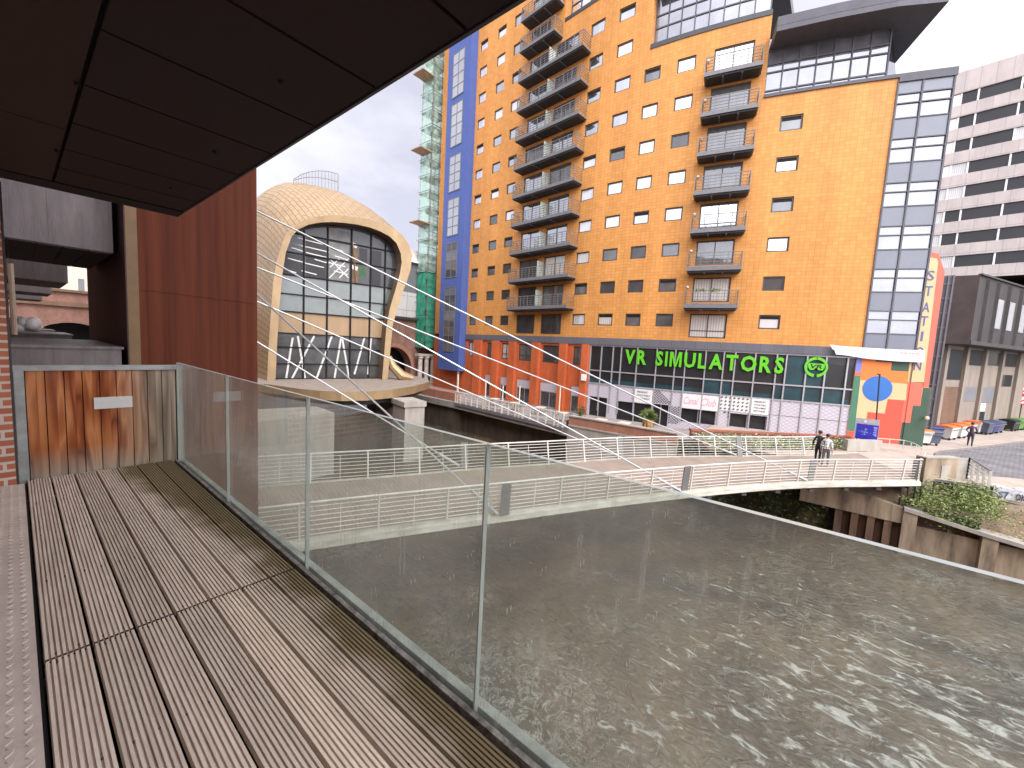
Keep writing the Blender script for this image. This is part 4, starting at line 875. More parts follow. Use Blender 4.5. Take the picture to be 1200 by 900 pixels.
for x in (X0-.1, (X0+X1)/2, X1+.1): mb.tube((x, Y0-.34, ZB), (x, Y0-.34, ZT), .05, 5)
z = ZB
while z < ZT: mb.tube((X0-.5, Y0-.36, z+.95), (X1+.4, Y0-.36, z+.95), .04, 4); mb.tube((X0-.3, Y0-.36, z), (X1+.2, Y0-.36, z), .04, 4); mb.tube((X0-.36, Y0-.4, z), (X0-.36, Y1, z), .04, 4); z += 2.05
mb.build('scaffold_frame', sc_, 'scaf')
mb = MB(); z = ZB
while z < ZT: mb.box(X0-.1, X1+.1, Y0-.1, Y1+.1, z-.14, z-.05); z += 2.05
mb.build('lift_deck', sc_, 'zincdark')
for z0, z1, m in ((ZB, 8.9, 'netgreen'), (8.95, 14.6, 'netgreen'), (14.7, 46, 'nettrans')):
    mb = MB(); nz_ = int((z1-z0)/.5)
    for side in (0, 1):
        for i in range(6):
            for j in range(nz_):
                def q(a, b):
                    f = a/6; zz = z0+(z1-z0)*b/nz_; bl = .10*math.sin(a*2.1+b*1.7)*math.sin(math.pi*((zz-ZB) % 2.05)/2.05)
                    return (X0-.12+(X1-X0+.24)*f, Y0-.14-bl, zz) if side == 0 else (X0-.14-bl, Y0-.12+(Y1-Y0)*f, zz)
                mb.face([q(i, j), q(i+1, j), q(i+1, j+1), q(i, j+1)], m)
    mb.build('netting', sc_, smooth=True)
for z in (20.8, 29.8, 39.0):
    mb = MB(); mb.box(33.2, 35.1, 43.6, 45.6, z, z+.12, 'scafboard'); mb.tube((33.3, 43.7, z), (35.2, 43.7, z-1.4), .05, 4, 'scaf'); mb.tube((33.3, 43.7, z+.1), (33.3, 43.7, z+1), .04, 4, 'scaf'); mb.build('loading_platform', sc_)

# ================================================================== ORANGE TOWER
tw = thing('orange_apartment_tower', 'curved orange tiled apartment tower with grey balconies and a shopfront below', 'apartment tower', (36, 15, 0))
Z1, SH = 8.25, 2.85
OPEN = []      # openings in the tile: y0, y1, z0, z1
WIN = []       # window: y0, y1, z0, z1, pane
DOORS = []
def zrow(k): return Z1+SH*k
COLS = [(34.62, 35.9, 12), (31.6, 32.95, 12), (29.0, 30.34, 12), (18.87, 20.3, 10), (16.13, 17.55, 10), (13.65, 14.96, 8), (11.05, 12.4, 8), (3.8, 5.14, 6)]
for ci, (y0, y1, nr) in enumerate(COLS):
    for k in range(nr):
        z0, z1 = zrow(k)-.53, zrow(k)+.53; rr = random.random()
        if k <= 2: p = 'pane_dark' if rr < .35 else 'pane_mid' if rr < .7 else 'pane_curtain'
        elif k <= 5: p = 'pane_mid' if rr < .35 else 'pane_dark' if rr < .5 else 'pane_white' if rr < .75 else 'pane_sky'
        else: p = 'pane_sky' if rr < .65 else 'pane_white' if rr < .85 else 'pane_mid'
        if ci < 3 and k > 4: p = 'pane_sky' if rr < .7 else 'pane_white'
        if ci == 0: p = 'pane_white' if k > 3 else 'pane_mid'  # white pane colour stands in for reflected sky up this column
        if ci == 7: p = ['pane_white', 'pane_dark', 'pane_white', 'pane_mid', 'pane_white', 'pane_mid'][k]
        WIN.append((y0, y1, z0, z1, p)); OPEN.append((y0, y1, z0, z1))
for k in range(12):
    for (y0, y1) in ((25.12, 27.72), (21.6, 24.25)):
        if k > 9 and y0 < 23: continue
        DOORS.append((y0, y1, zrow(k)-1.42, zrow(k)+.58, k)); OPEN.append((y0, y1, zrow(k)-1.42, zrow(k)+.58))
for k in range(8):
    DOORS.append((7.2, 9.8, zrow(k)-1.36, zrow(k)+.54, k)); OPEN.append((7.2, 9.8, zrow(k)-1.36, zrow(k)+.54))
def fgrid(mb, y0, y1, z0, z1, opens, m, depth=.16):
    ys = {y0, y1}; zs = {z0, z1}; y = y0
    while y < y1: ys.add(y); y += .9
    for a, b, c, d in opens:
        ys |= {max(y0, a), min(y1, b)}; zs |= {max(z0, c), min(z1, d)}
    def clean(S):
        S = sorted(S); o = [S[0]]
        for q in S[1:]:
            if q-o[-1] > 1e-4: o.append(q)
        return o
    ys = clean(v for v in ys if y0 <= v <= y1); zs = clean(v for v in zs if z0 <= v <= z1)
    for a, b in zip(ys, ys[1:]):
        run = None
        my = (a+b)/2; cov = [o for o in opens if o[0] < my < o[1]]
        for c, d in zip(zs, zs[1:]):
            mz = (c+d)/2; hole = any(o[2] < mz < o[3] for o in cov)
            if hole:
                if run: mb.fquad(a, b, run[0], run[1], 0, m, 9); run = None
            else: run = (run[0], d) if run else (c, d)
        if run: mb.fquad(a, b, run[0], run[1], 0, m, 9)
    for a, b, c, d in opens:
        if depth and b-a < 4:
            mb.fbox(a-.001, a+.02, c, d, -depth, 0, m) if False else None
            for (p, q) in (((a, c), (b, c)), ((b, c), (b, d)), ((b, d), (a, d)), ((a, d), (a, c))):
                mb.face([FP(p[0], p[1], 0), FP(q[0], q[1], 0), FP(q[0], q[1], -depth), FP(p[0], p[1], -depth)], m, [(fs(p[0]), p[1]), (fs(q[0]), q[1]), (fs(q[0])+.1, q[1]), (fs(p[0])+.1, p[1])])
ZTOP = 46.
SETB = (6.3, 14.62, 30.2, ZTOP+1); SETL = (15.6, 23.4, 36.2, ZTOP+1)
mb = MB(); fgrid(mb, 6.3, 43.2, 6.6, ZTOP, OPEN+[SETB, SETL], 'tile'); fgrid(mb, -1.1, 6.3, 6.6, 24.5, [o for o in OPEN if o[1] < 6.3], 'tile')
# returns at the setbacks
mb.face([FP(14.62, 30.2, 0), FP(14.62, 30.2, -1.4), FP(14.62, ZTOP, -1.4), FP(14.62, ZTOP, 0)], 'tile', [(0, 30.2), (1.4, 30.2), (1.4, ZTOP), (0, ZTOP)])
mb.face([FP(6.3, 24.5, 0), FP(6.3, 24.5, -1.4), FP(6.3, 30.2, -1.4), FP(6.3, 30.2, 0)], 'tile', [(0, 24.5), (1.4, 24.5), (1.4, 30.2), (0, 30.2)])
mb.face([FP(23.4, 36.2, 0), FP(23.4, 36.2, -1.4), FP(23.4, ZTOP, -1.4), FP(23.4, ZTOP, 0)], 'tile', [(0, 36), (1.4, 36), (1.4, ZTOP), (0, ZTOP)])
mb.build('tiled_wall', tw, recalc=False)
mb = MB()    # body behind the skin, so the tower is a solid block
bk = [(-3.9, 24.2), (6.3, 24.3)]
def core(y0, y1, z1): 
    a, b = FP(y0, 0, -1.5), FP(y1, 0, -1.5); mb.prism([(a.x, a.y), (b.x, b.y), (b.x+14, b.y), (a.x+14, a.y)], -.5, z1)
core(-3.6, 6.25, 24.2); core(6.3, 14.6, 30.0); core(14.65, 43.1, ZTOP-.1)
mb.build('core', tw, 'cladgrey')
mb = MB(); mb.face([FP(43.2, 0, 0), FP(43.2, ZTOP, 0), FP(43.2, ZTOP, -15), FP(43.2, 0, -15)], 'tile', [(0, 0), (0, ZTOP), (15, ZTOP), (15, 0)]); mb.build('end_wall', tw, recalc=False)
def window(y0, y1, z0, z1, pane, name='window', cols=1, rows=1, off=-.15, fw_=.10, fm='frame'):
    mb = MB(); o0, o1 = off, off+.07
    mb.fbox(y0, y1, z0, z0+fw_, o0, o1); mb.fbox(y0, y1, z1-fw_, z1, o0, o1); mb.fbox(y0, y0+fw_, z0+fw_, z1-fw_, o0, o1-.003); mb.fbox(y1-fw_, y1, z0+fw_, z1-fw_, o0, o1-.003)
    for c in range(1, cols): y = y0+(y1-y0)*c/cols; mb.fbox(y-.035, y+.035, z0+fw_, z1-fw_, o0, o1-.006)
    if isinstance(rows, int): rows = [r/rows for r in range(1, rows)]
    for r in rows: z = z0+(z1-z0)*r; mb.fbox(y0+fw_, y1-fw_, z-.03, z+.03, o0, o1-.009)
    f = mb.build(name, tw, fm)
    mb = MB(); mb.fbox(y0+.02, y1-.02, z0+.02, z1-.02, off-.02, off+.02); mb.build('pane', f, pane)
    return f
for i, (y0, y1, z0, z1, p) in enumerate(WIN):
    f = window(y0, y1, z0, z1, p)
    if random.random() < .22:       # tilted open sash: dark gap along the top
        mb = MB(); mb.fbox(y0+.07, y1-.07, z1-.32, z1-.08, -.128, -.12); mb.build('open_gap', f, 'darkrecess')
for (y0, y1, z0, z1, k) in DOORS:
    rr = random.random(); right = y0 < 10
    p = ('pane_sky' if rr < .5 else 'pane_mid') if k > 2 else ('pane_dark' if rr < .4 else 'pane_curtain' if rr < .75 else 'pane_mid')
    window(y0, y1, z0, z1, p, 'balcony_door', 2, [.30] if k == 0 else 1)
# balconies
def balcony(y0, y1, zb, dep, divider=None):
    t = MB(); t.fbox(y0, y1, zb, zb+.13, .02, dep, 'railgrey'); t.fbox(y0+.12, y1-.12, zb-.12, zb-.002, .02, dep-.1, 'slabdark')
    for f in (.33, .66): y = y0+(y1-y0)*f; t.fbox(y-.05, y+.05, zb-.18, zb-.121, .02, dep-.15, 'railgrey')
    b = t.build('balcony', tw)
    r = MB(); o = dep-.05
    for zz, h in ((1.22, .06), (.98, .028), (.76, .028), (.54, .028), (.32, .028)):
        r.fbox(y0+.03, y1-.03, zb+.13+zz-h, zb+.13+zz, o-.04, o, None, .9)
        for y in (y0+.03, y1-.07): r.fbox(y, y+.04, zb+.13+zz-h, zb+.13+zz, .02, o-.041)
    r.fbox(y0+.03, y1-.03, zb+.13, zb+.32, o-.03, o-.008, None, .9)
    n = max(3, round((y1-y0)/.95))
    for i in range(n+1):
        y = y0+.05+(y1-y0-.1)*i/n; r.fbox(y-.025, y+.025, zb+.13, zb+.13+1.22, o-.045, o+.005)
        if i < n: ym = y+(y1-y0-.1)/n*.5; r.fbox(ym-.012, ym+.012, zb+.13, zb+.13+1.1, o-.03, o-.005)
    r.build('railing', b, 'railgrey')
    if divider:
        d = MB(); d.fbox(divider-.03, divider+.03, zb+.14, zb+1.95, .02, .9); d.build('divider', b, 'palegreen')
    return b
for k in range(1, 12):
    zb = 9.24+SH*(k-1)
    balcony(20.15, 28.1, zb, 1.3, 24.35) if k < 10 else balcony(23.55, 28.1, zb, 1.3)
for k in range(1, 8):
    zb = 9.14+SH*(k-1)*.997; b = balcony(6.65, 10.28, zb, 1.2)
    mb = MB(); p = FP(10.15, zb+1.75, .12); mb.ball(p, .11, n=8); mb.build('globe_lamp', b, 'white', smooth=True)
    if k == 1:
        for yy in (9.2, 8.2):
            mb = MB(); pts = [FP(yy+random.uniform(-.35, .35), zb+1.25+random.uniform(0, .22), 1.05+random.uniform(-.1, .15)) for _ in range(90)]; leaves(mb, pts, .07, ['leaf', 'leaflight']); mb.build('planter', b)
# grey band above podium and shops
mb = MB(); mb.fbox(.3, 36.4, 5.95, 6.6, -.25, .14, 'band'); mb.build('band_course', tw)
# curtain wall corner
mb = MB(); cz0, cz1 = 6.35, 24.3; CY = [-3.86, -2.35, -1.12]
zs = []; z = cz0; k = 0; pat = [1.25, .95, .65]
mb.fquad(-3.9, -1.1, cz0, cz1, -.03, 'cw_glass', .7); mb.build('curtain_glass', tw, recalc=False)
z = cz0
while z < cz1-.5: mb = MB(); mb.fbox(-3.86, -1.12, z, min(z+1.3, cz1), -.02, .01); z += 2.85; mb.build('spandrel', tw, 'spandrel')
mb = MB()
for y in CY: mb.fbox(y-.045, y+.045, cz0, cz1, -.02, .07)
z = cz0
while z < cz1:
    for dz in (0, 1.3, 2.25):
        if z+dz < cz1: mb.fbox(-3.86, -1.1, z+dz-.035, z+dz+.035, -.02, .055)
    z += 2.85
mb.fbox(-3.95, 6.3, 24.5, 24.72, -1.4, .10); mb.fbox(-3.95, -1.12, 24.2, 24.498, -.1, .11); mb.build('curtain_frame', tw, 'roofgrey')
mb = MB(); a = FP(-3.88, 0, -.02); mb.face([(a.x, a.y, 0), (a.x+12, a.y-.6, 0), (a.x+12, a.y-.6, 24.3), (a.x, a.y, 24.3)], 'cw_glass'); mb.build('side_glass', tw, recalc=False)
# penthouse glazing and roofs
def glazing(y0, y1, z0, z1, off, ny, zr, nm, pane='cw_glass'):
    mb = MB(); mb.fquad(y0, y1, z0, z1, off, pane, .8); g = mb.build(nm, tw, recalc=False)
    mb = MB()
    for i in range(ny+1): y = y0+(y1-y0)*i/ny; mb.fbox(y-.04, y+.04, z0, z1, off, off+.08)
    for r in [0]+zr+[1]: z = z0+(z1-z0)*r; mb.fbox(y0, y1, z-.05, z+.05, off, off+.065)
    mb.build('glazing_bar', g, 'roofgrey'); return g
glazing(-.55, 6.28, 24.74, 27.9, -.35, 7, [.12, .52, .70], 'penthouse_glazing')
a = FP(-.55, 0, -.35); mb = MB(); mb.face([(a.x, a.y, 24.74), (a.x+9, a.y-1, 24.74), (a.x+9, a.y-1, 27.9), (a.x, a.y, 27.9)], 'cw_glass'); mb.build('penthouse_side_glazing', tw, recalc=False)
glazing(6.36, 14.6, 30.55, 34.6, -.9, 8, [.42, .66], 'upper_glazing')
mb = MB(); mb.fbox(6.3, 14.62, 30.2, 30.55, -1.1, .06); mb.build('sill', tw, 'darkmetal')
glazing(15.6, 23.38, 36.5, 41, -.9, 7, [.35, .68], 'upper_glazing', 'pane_sky')
mb = MB(); mb.fbox(15.6, 23.4, 36.2, 36.5, -1.1, .05); mb.build('sill', tw, 'darkmetal')
mb = MB()    # oversailing roof over the penthouse
q = [FP(6.1, 0, 1.6), FP(3, 0, 1.65), FP(0, 0, 1.65), atz(1112, 2, 27.9)]
q = [(p.x, p.y) for p in q]; e0, e1 = FP(-.5, 0, -9), FP(6.3, 0, -9); poly = q+[(e0.x, e0.y-2), (e1.x, e1.y)]
mb.prism(poly, 27.92, 28.25); cxx = sum(p[0] for p in poly)/6; cyy = sum(p[1] for p in poly)/6
mb.prism([(cxx+(x-cxx)*1.0, cyy+(y-cyy)*1.0+.0) for x, y in poly], 28.27, 28.85); mb.build('canopy_roof', tw, 'roofgrey')
mb = MB(); q = [FP(14.5, 0, .1), FP(11, 0, .2), FP(6.2, 0, .3)]; mb.prism([(p.x, p.y) for p in q]+[(q[2].x+10, q[2].y), (q[0].x+10, q[0].y)], 34.65, 35.4); mb.build('upper_roof', tw, 'darkmetal')
mb = MB()
for y in (5.6, 4.7): mb.tube(FP(y, 28.85, -.4), FP(y, 30.1, -.4), .04, 5)
mb.tube(FP(5.6, 30.05, -.4), FP(4.7, 30.05, -.4), .04, 5); mb.tube(FP(5.6, 29.4, -.4), FP(4.7, 29.4, -.4), .03, 5); mb.build('roof_rail', tw, 'railgrey')
# blue bay
mb = MB(); mb.fbox(36.35, 40.75, 2.0, ZTOP, .0, 1.0); bb = mb.build('blue_bay', tw, 'blue')
for z0, z1 in ((4.3, 12.4), (13.5, 17.8), (18.6, 23.1), (23.9, 28.2), (29.2, 34.2), (34.9, 40.0)):
    mb = MB(); y0, y1 = 37.45, 39.75; o = 1.0
    for a, b, c, d in ((y0, y1, z0, z0+.1), (y0, y1, z1-.1, z1), (y0, y0+.1, z0, z1), (y1-.1, y1, z0, z1)): mb.fbox(a, b, c, d, o+.002, o+.06)
    mb.fbox(38.55, 38.65, z0, z1, o+.002, o+.055); nr = 8 if z1-z0 > 6 else 4
    for r in range(1, nr): z = z0+(z1-z0)*r/nr; mb.fbox(y0, y1, z-.05, z+.05, o+.002, o+.05)
    f = mb.build('bay_window', bb, 'railgrey'); f2 = MB()
    for r in range(nr):
        a, b = z0+(z1-z0)*r/nr, z0+(z1-z0)*(r+1)/nr
        f2.fbox(y0+.05, y1-.05, a, b, o+.001, o+.03, 'pane_sky' if z0 > 18 else random.choice(['pane_mid', 'spandrel', 'pane_dark']))
    f2.build('bay_pane', bb)
mb = MB(); p = FP(36.9, 0, .55); mb.tube((p.x, p.y, -.6), (p.x, p.y, 2.0), .13, 8); mb.build('bay_prop', tw, 'cream')
# brick podium
PW = [(34.46, 35.77), (31.2, 32.27), (28.45, 29.8), (25.05, 27.15), (21.5, 23.75), (18.95, 19.9)]
PD = [(31.1, 32.44), (28.4, 29.8), (24.85, 27.2), (21.35, 23.8), (18.75, 19.9)]
ops = [(a, b, 3.95, 5.72) for a, b in PW]+[(a, b, -.6, 1.95) for a, b in PD]
mb = MB(); fgrid(mb, 18.1, 43.2, -.7, 5.95, ops, 'redbrick', .25)
mb.build('brick_podium', tw, recalc=False)
for a, b in ((33.05, 34.3), (30.1, 31.1), (27.35, 28.35), (23.95, 24.9), (20.5, 21.3), (18.08, 18.75)): mb = MB(); mb.fbox(a, b, -.7, 5.94, 0.01, .42); mb.build('brick_pilaster', tw, 'redbrick')
for a, b in PW: window(a, b, 3.95, 5.72, random.choice(['pane_mid', 'pane_dark', 'pane_curtain']), 'window', 2, [.33])
for a, b in PD:
    f = window(a, b, -.6, 1.95, 'pane_dark', 'podium_door', 2 if b-a > 1.5 else 1, [.62], fm='mullion')
    mb = MB(); mb.fbox(a+.02, b-.02, 1.02, 1.93, -.12, -.05); mb.build('head_panel', f, 'lattice')
mb = MB(); a = FP(18.3, 2.9, .44); mb.obox((a.x, a.y), 0, .2, .45, 2.6, 3.2); mb.build('wall_lamp', tw, 'white')
# shopfront
SM = [18.0, 16.9, 15.8, 15.05, 13.65, 12.05, 10.6, 9.83, 8.39, 7.14, 6.38, 5.08, 3.73, 3.15, 1.92, .82, -.39, -.92]
mb = MB(); m_ = []
for i, (b, a) in enumerate(zip(SM, SM[1:])):
    mt = 'shopteal' if i in (8, 9, 12, 13, 14, 15) else 'shopglass'
    narrow = (b-a) < .8
    mb.fquad(a, b, 3.62, 5.95, -.05, 'cw_glass' if False else ('shopglass' if not (i in (13, 14)) else 'shopteal'), .8)
    mb.fquad(a, b, 2.45, 3.62, -.05, 'shopteal' if mt == 'shopteal' else 'shopglass', .8)
    mb.fquad(a, b, 2.45, 2.85, -.045, 'shopteal', .8)
sf_ = mb.build('shop_glazing', tw, recalc=False)
mb = MB()
for y in SM: mb.fbox(y-.045, y+.045, -.05, 5.95, -.06, .07)
for z in (3.62, 2.45, 5.9): mb.fbox(-.92, 18.0, z-.05, z+.05, -.05, .06)
mb.build('shop_mullion', sf_, 'mullion')
SO = [(16.05, 17.85, -.7, 1.2), (12.15, 15.15, -.7, 1.08), (10.78, 12.05, -.6, 1.2), (7.3, 9.83, -.05, 1.08), (3.92, 6.42, .02, 1.1)]
mb = MB(); fgrid(mb, -.92, 18.05, -.7, 2.40, SO, 'lattice', .25); mb.build('lattice_panelling', tw, recalc=False)
mb = MB()
for y in SM[11:]: mb.fbox(y-.02, y+.02, 0, 2.4, -.01, .015)
mb.fbox(-.92, 3.85, 1.26, 1.30, -.01, .014)
mb.build('panel_joint', tw, 'railgrey')
for a, b, c, d in SO:
    mb = MB(); mb.fquad(a, b, c, d, -.28, 'shopglass', .8); g = mb.build('shop_opening', tw, recalc=False)
    mb = MB(); ym = (a+b)/2; mb.fbox(ym-.04, ym+.04, c, d, -.27, -.2); mb.fbox(a, a+.05, c, d, -.27, -.2); mb.build('opening_post', g, 'mullion')
# black and white diagonal pattern panels
mb = MB()
for i in range(12):
    for j in range(11):
        y = 12.0-i*.115; z = 1.28+j*.105
        if (i+j) % 2 == 0 and j < 12-i*.95+0: mb.fbox(y-.1, y, z, z+.09, .012, .02)
mb.build('check_pattern', tw, 'ink'); mb = MB()
for i in range(6):
    for j in range(14):
        if (i+j) % 2 == 0: mb.fbox(10.72-i*.13-.11, 10.72-i*.13, -.3+j*.105, -.3+j*.105+.09, .012, .02)
mb.build('check_pattern', tw, 'ink')

# signs on the shopfront ------------------------------------------------------------
def ffn(off): return lambda u, z, o: FP(-u, z, off+o)      # u runs to the right along the front
sg = thing('shop_sign', 'bright green capital letters VR SIMULATORS on the dark shopfront', 'sign', tuple(FP(9, 4.4, .1)))
word = 'VR SIMULATORS'
adv = []; xx = 0.
for ch in word:
    if ch == ' ': xx += .42; continue
    _, _, wd, ht = text2d(ch, .012); adv.append((ch, xx, wd)); xx += wd+.14
yl, yr = 14.66, 3.3; k_ = (yl-yr)/(xx-.14)
for ch, x, wd in adv:
    mb = MB(); 
    fn_ = ffn(.09); u0, u1 = -(yl-x*k_), -(yl-(x+wd)*k_)
    if ch == 'M':
        for q in (((0, 0), (.19, 0), (.19, 1), (0, 1)), ((.81, 0), (1, 0), (1, 1), (.81, 1)), ((.192, 1), (.192, .70), (.42, 0), (.499, 0), (.499, .25), (.25, 1)), ((.808, 1), (.75, 1), (.501, .25), (.501, 0), (.58, 0), (.808, .70))):
            mb.extr([fn_(u0+(u1-u0)*a, 4.44+1.22*b, 0) for a, b in q], fn_(u0, 4.44, .09)-fn_(u0, 4.44, 0), 'green_letter')
    else: put_text(mb, ch, fn_, u0, u1, 4.44, 5.66, 'green_letter', .030, 0, .09)
    mb.build('letter', sg)
em = thing('round_emblem', 'green ring emblem with VR in a visor, right of the shop name', 'sign', tuple(FP(1.38, 5.08, .1)))
cyc, czc = 1.38, 5.08
def ringp(r, t): return FP(cyc-r*math.cos(t)*.92, czc+r*math.sin(t), .10)
N_ = 40
for a0, a1 in ((R_(92), R_(262)), (R_(-80), R_(88))):
    mb = MB()
    for i in range(N_):
        t0 = a0+(a1-a0)*i/N_; t1 = a0+(a1-a0)*(i+1)/N_; th0 = .09+.06*abs(math.sin(t0)); th1 = .09+.06*abs(math.sin(t1))
        mb.extr([ringp(.74, t0), ringp(.74, t1), ringp(.74-th1*1.4, t1), ringp(.74-th0*1.4, t0)], (-.03, 0, 0))
    mb.build('ring', em, 'green_letter')
mb = MB(); mb.extr([FP(cyc-u, czc+z, .1) for u, z in ((-.46, .26), (.46, .26), (.5, .05), (.40, -.22), (.14, -.22), (0, -.02), (-.14, -.22), (-.36, -.22), (-.5, .05))], (-.025, 0, 0)); mb.build('visor', em, 'green_letter')
mb = MB(); put_text(mb, 'VR', ffn(.128), -cyc-.34, -cyc+.34, czc-.10, czc+.19, 'shopglass', .02, .15, .012); mb.build('letter', em)
def board_sign(y0, y1, z0, z1, lines, label, name='text_sign', m='ink', bold=0., shear=0.):
    t = thing(name, label, 'sign', tuple(FP((y0+y1)/2, z0, .1))); mb = MB(); mb.fbox(y0, y1, z0, z1, .02, .06); mb.build('panel', t, 'signwhite'); mb = MB()
    for txt, a, b, c, d in lines: put_text(mb, txt, ffn(.062), -y1+(y1-y0)*a, -y1+(y1-y0)*b, z0+(z1-z0)*c, z0+(z1-z0)*d, m, bold, shear, .012)
    mb.build('lettering', t); return t
board_sign(12.12, 13.6, 1.14, 2.32, [('BREAKFAST', .14, .72, .74, .87), ('COCKTAILS', .14, .86, .50, .63), ('& LUNCH', .34, .84, .27, .40)], 'white menu sign with three lines of small print, left of the pink script')
board_sign(3.92, 5.02, 1.22, 2.4, [('BREAKFAST', .16, .84, .76, .87), ('COCKTAILS', .16, .84, .56, .66), ('FOOD & DRINKS', .16, .84, .36, .46), ('BOTTOMLESS', .16, .84, .16, .26)], 'white menu sign with four lines of small print, right of the black bird pattern')
t = board_sign(7.22, 9.8, 1.12, 2.3, [('Canal', .05, .46, .30, .80), ('Club', .54, .94, .28, .82)], 'white sign reading Canal Club in pink script', 'script_sign', 'pink', -.008, .35)
mb = MB(); mb.fbox(8.37, 8.41, 1.12, 2.3, .05, .066); mb.build('panel_joint', t, 'mullion')
bp = thing('patterned_panel', 'white panel with rows of black bird-like checks beside the pink script sign', 'sign', tuple(FP(6.2, 1.2, .1)))
mb = MB(); mb.fbox(5.12, 7.18, 1.26, 2.44, .015, .04); mb.build('panel', bp, 'signwhite'); mb = MB()
def bird(y, z, s_):
    q = [(-.5, .15), (-.1, .1), (.0, .5), (.3, .45), (.2, .1), (.5, .3), (.45, -.1), (.1, -.15), (.0, -.5), (-.25, -.2)]
    mb.extr([FP(y-u*s_, z+v*s_, .045) for u, v in q], (-.006, 0, 0))
for j in range(4):
    for i in range(7): bird(7.03-i*.285, 2.28-j*.29, .2)
for (i, j) in ((1, 4), (2, 4), (2, 5)): bird(7.0-i*.28, 2.28-j*.29, .2)
mb.build('bird_check', bp, 'ink')
# torn white hoarding across the corner
ho = thing('white_hoarding_strip', 'torn white hoarding strip above the mural, with small red print', 'hoarding', tuple(FP(-1, 6.2, .5)))
MA, MBp = Vector((37.65, -.95, 0)), Vector((39.2, -4.6, 0)); mu = (MBp-MA).normalized(); mo = Vector((-mu.y, mu.x, 0)); mo = mo if mo.x < 0 else -mo
def MU(u, z, o=0.): return MA+mu*u+mo*o+Vector((0, 0, z))
mb = MB(); mb.extr([MU(*p, .25) for p in ((-1.95, 6.75), (-1.4, 6.68), (.4, 6.62), (2.0, 6.6), (3.55, 6.62), (3.58, 5.8), (2.2, 5.78), (.3, 5.86), (-.9, 6.02), (-1.5, 6.05), (-1.62, 6.35), (-1.75, 6.42))], mo*.05); mb.build('sheet', ho, 'hoarding')
mb = MB(); put_text(mb, 'TO LET  by the river', lambda u, z, o: MU(u, z, .30+o), 2.2, 3.3, 6.28, 6.42, 'mred', 0, .2, .008); mb.build('print', ho)
mb = MB()
for a, b in (((.3, 6.55), (.28, 5.9)), ((-.6, 6.5), (-.2, 6.15)), ((.9, 6.4), (1.6, 6.1)), ((1.6, 6.1), (2.1, 6.45))): mb.bar(MU(*a, .305), MU(*b, .305), .02, .01)
mb.build('crease', ho, 'signgrey')

# ================================================================== MURAL WALL AND STATION SIGN
mw = thing('mural_wall', 'wall painted in orange, red, sand and green blocks with a big blue oval', 'mural', tuple(MU(1.5, 0)))
mb = MB(); th_ = -mo*.5
mb.extr([MU(-.1, -.2), MU(4.35, -.2), MU(4.35, 4.1), MU(3.2, 4.1), MU(3.2, 6.3), MU(-.1, 6.3)], -mo*.6, 'sand'); mb.build('wall', mw)
def paint(pts, m, nm='painted_block', o=.004, parent=mw):
    mb = MB(); mb.extr([MU(u, z, o) for u, z in pts], mo*.004); return mb.build(nm, parent, m)
paint([(-.1, 4.93), (.24, 4.93), (.22, 6.3), (-.1, 6.3)], 'mlilac'); paint([(-.1, 4.65), (.26, 4.65), (.25, 4.92), (-.1, 4.92)], 'mcoral'); paint([(-.1, .66), (.33, .66), (.27, 4.64), (-.1, 4.64)], 'mteal')
paint([(-.1, .1), (.34, .1), (.34, .65), (-.1, .65)], 'mred'); paint([(-.1, -.2), (.34, -.2), (.34, .09), (-.1, .09)], 'mgreen')
paint([(.25, 4.36), (3.0, 4.28), (2.98, 5.12), (1.95, 5.12), (1.95, 5.68), (1.0, 5.68), (1.0, 6.3), (.23, 6.3)], 'morange')
paint([(1.0, 5.69), (1.96, 5.69), (1.96, 5.13), (2.96, 5.13), (2.96, 6.3), (1.0, 6.3)], 'mgreen', o=.003)
paint([(.95, -.2), (3.0, -.2), (3.0, 1.6), (3.47, 1.6), (3.47, 2.82), (3.89, 2.82), (3.87, 4.08), (3.19, 4.08), (3.06, 4.2), (3.06, 3.13), (2.02, 3.13), (1.96, 2.1), (.95, 2.12)], 'mred')
paint([(3.0, 4.4), (3.06, 3.14), (2.95, 3.14), (2.92, 1.6), (2.99, 1.6), (3.46, 1.6), (3.46, 2.83), (3.88, 2.83), (3.86, 4.4)], 'mcoral', o=.009)
paint([(3.01, -.2), (4.34, -.2), (4.34, 4.09), (3.9, 4.09), (3.9, 2.81), (3.48, 2.81), (3.48, 1.59), (3.01, 1.59)], 'mgreen')
ov = [(1.33+.87*math.cos(2*math.pi*k/40), 3.81+.9*math.sin(2*math.pi*k/40)) for k in range(40)]
paint(ov, 'mblue', 'painted_oval', .012)
ss = thing('station_pylon', 'tall sand coloured pylon with STATION lettered down it and a coral edge', 'sign', tuple(MU(3.5, 4)))
mb = MB(); mb.extr([MU(3.05, 4.42), MU(3.9, 4.45), MU(3.72, 12.5), MU(3.62, 12.75), MU(3.13, 12.85)], -mo*.5); mb.build('face', ss, 'sand')
mb = MB(); mb.extr([MU(3.91, 4.1, -.002), MU(4.2, 4.12, -.002), MU(4.14, 11.85, -.002), MU(3.68, 13.05, -.002), MU(3.12, 13.2, -.002), MU(3.13, 12.86, -.002), MU(3.63, 12.77, -.002), MU(3.73, 12.52, -.002)], -mo*.55); mb.build('coral_edge', ss, 'mcoral')
for ch, z in zip('STATION', (11.62, 10.6, 9.52, 8.6, 7.57, 6.53, 5.58)):
    mb = MB(); wd = .13 if ch == 'I' else .40; put_text(mb, ch, lambda u, z_, o: MU(u, z_, .003+o), 3.42-wd/2, 3.42+wd/2, z-.33, z+.33, 'navy', .01, 0, .015); mb.build('letter', ss)
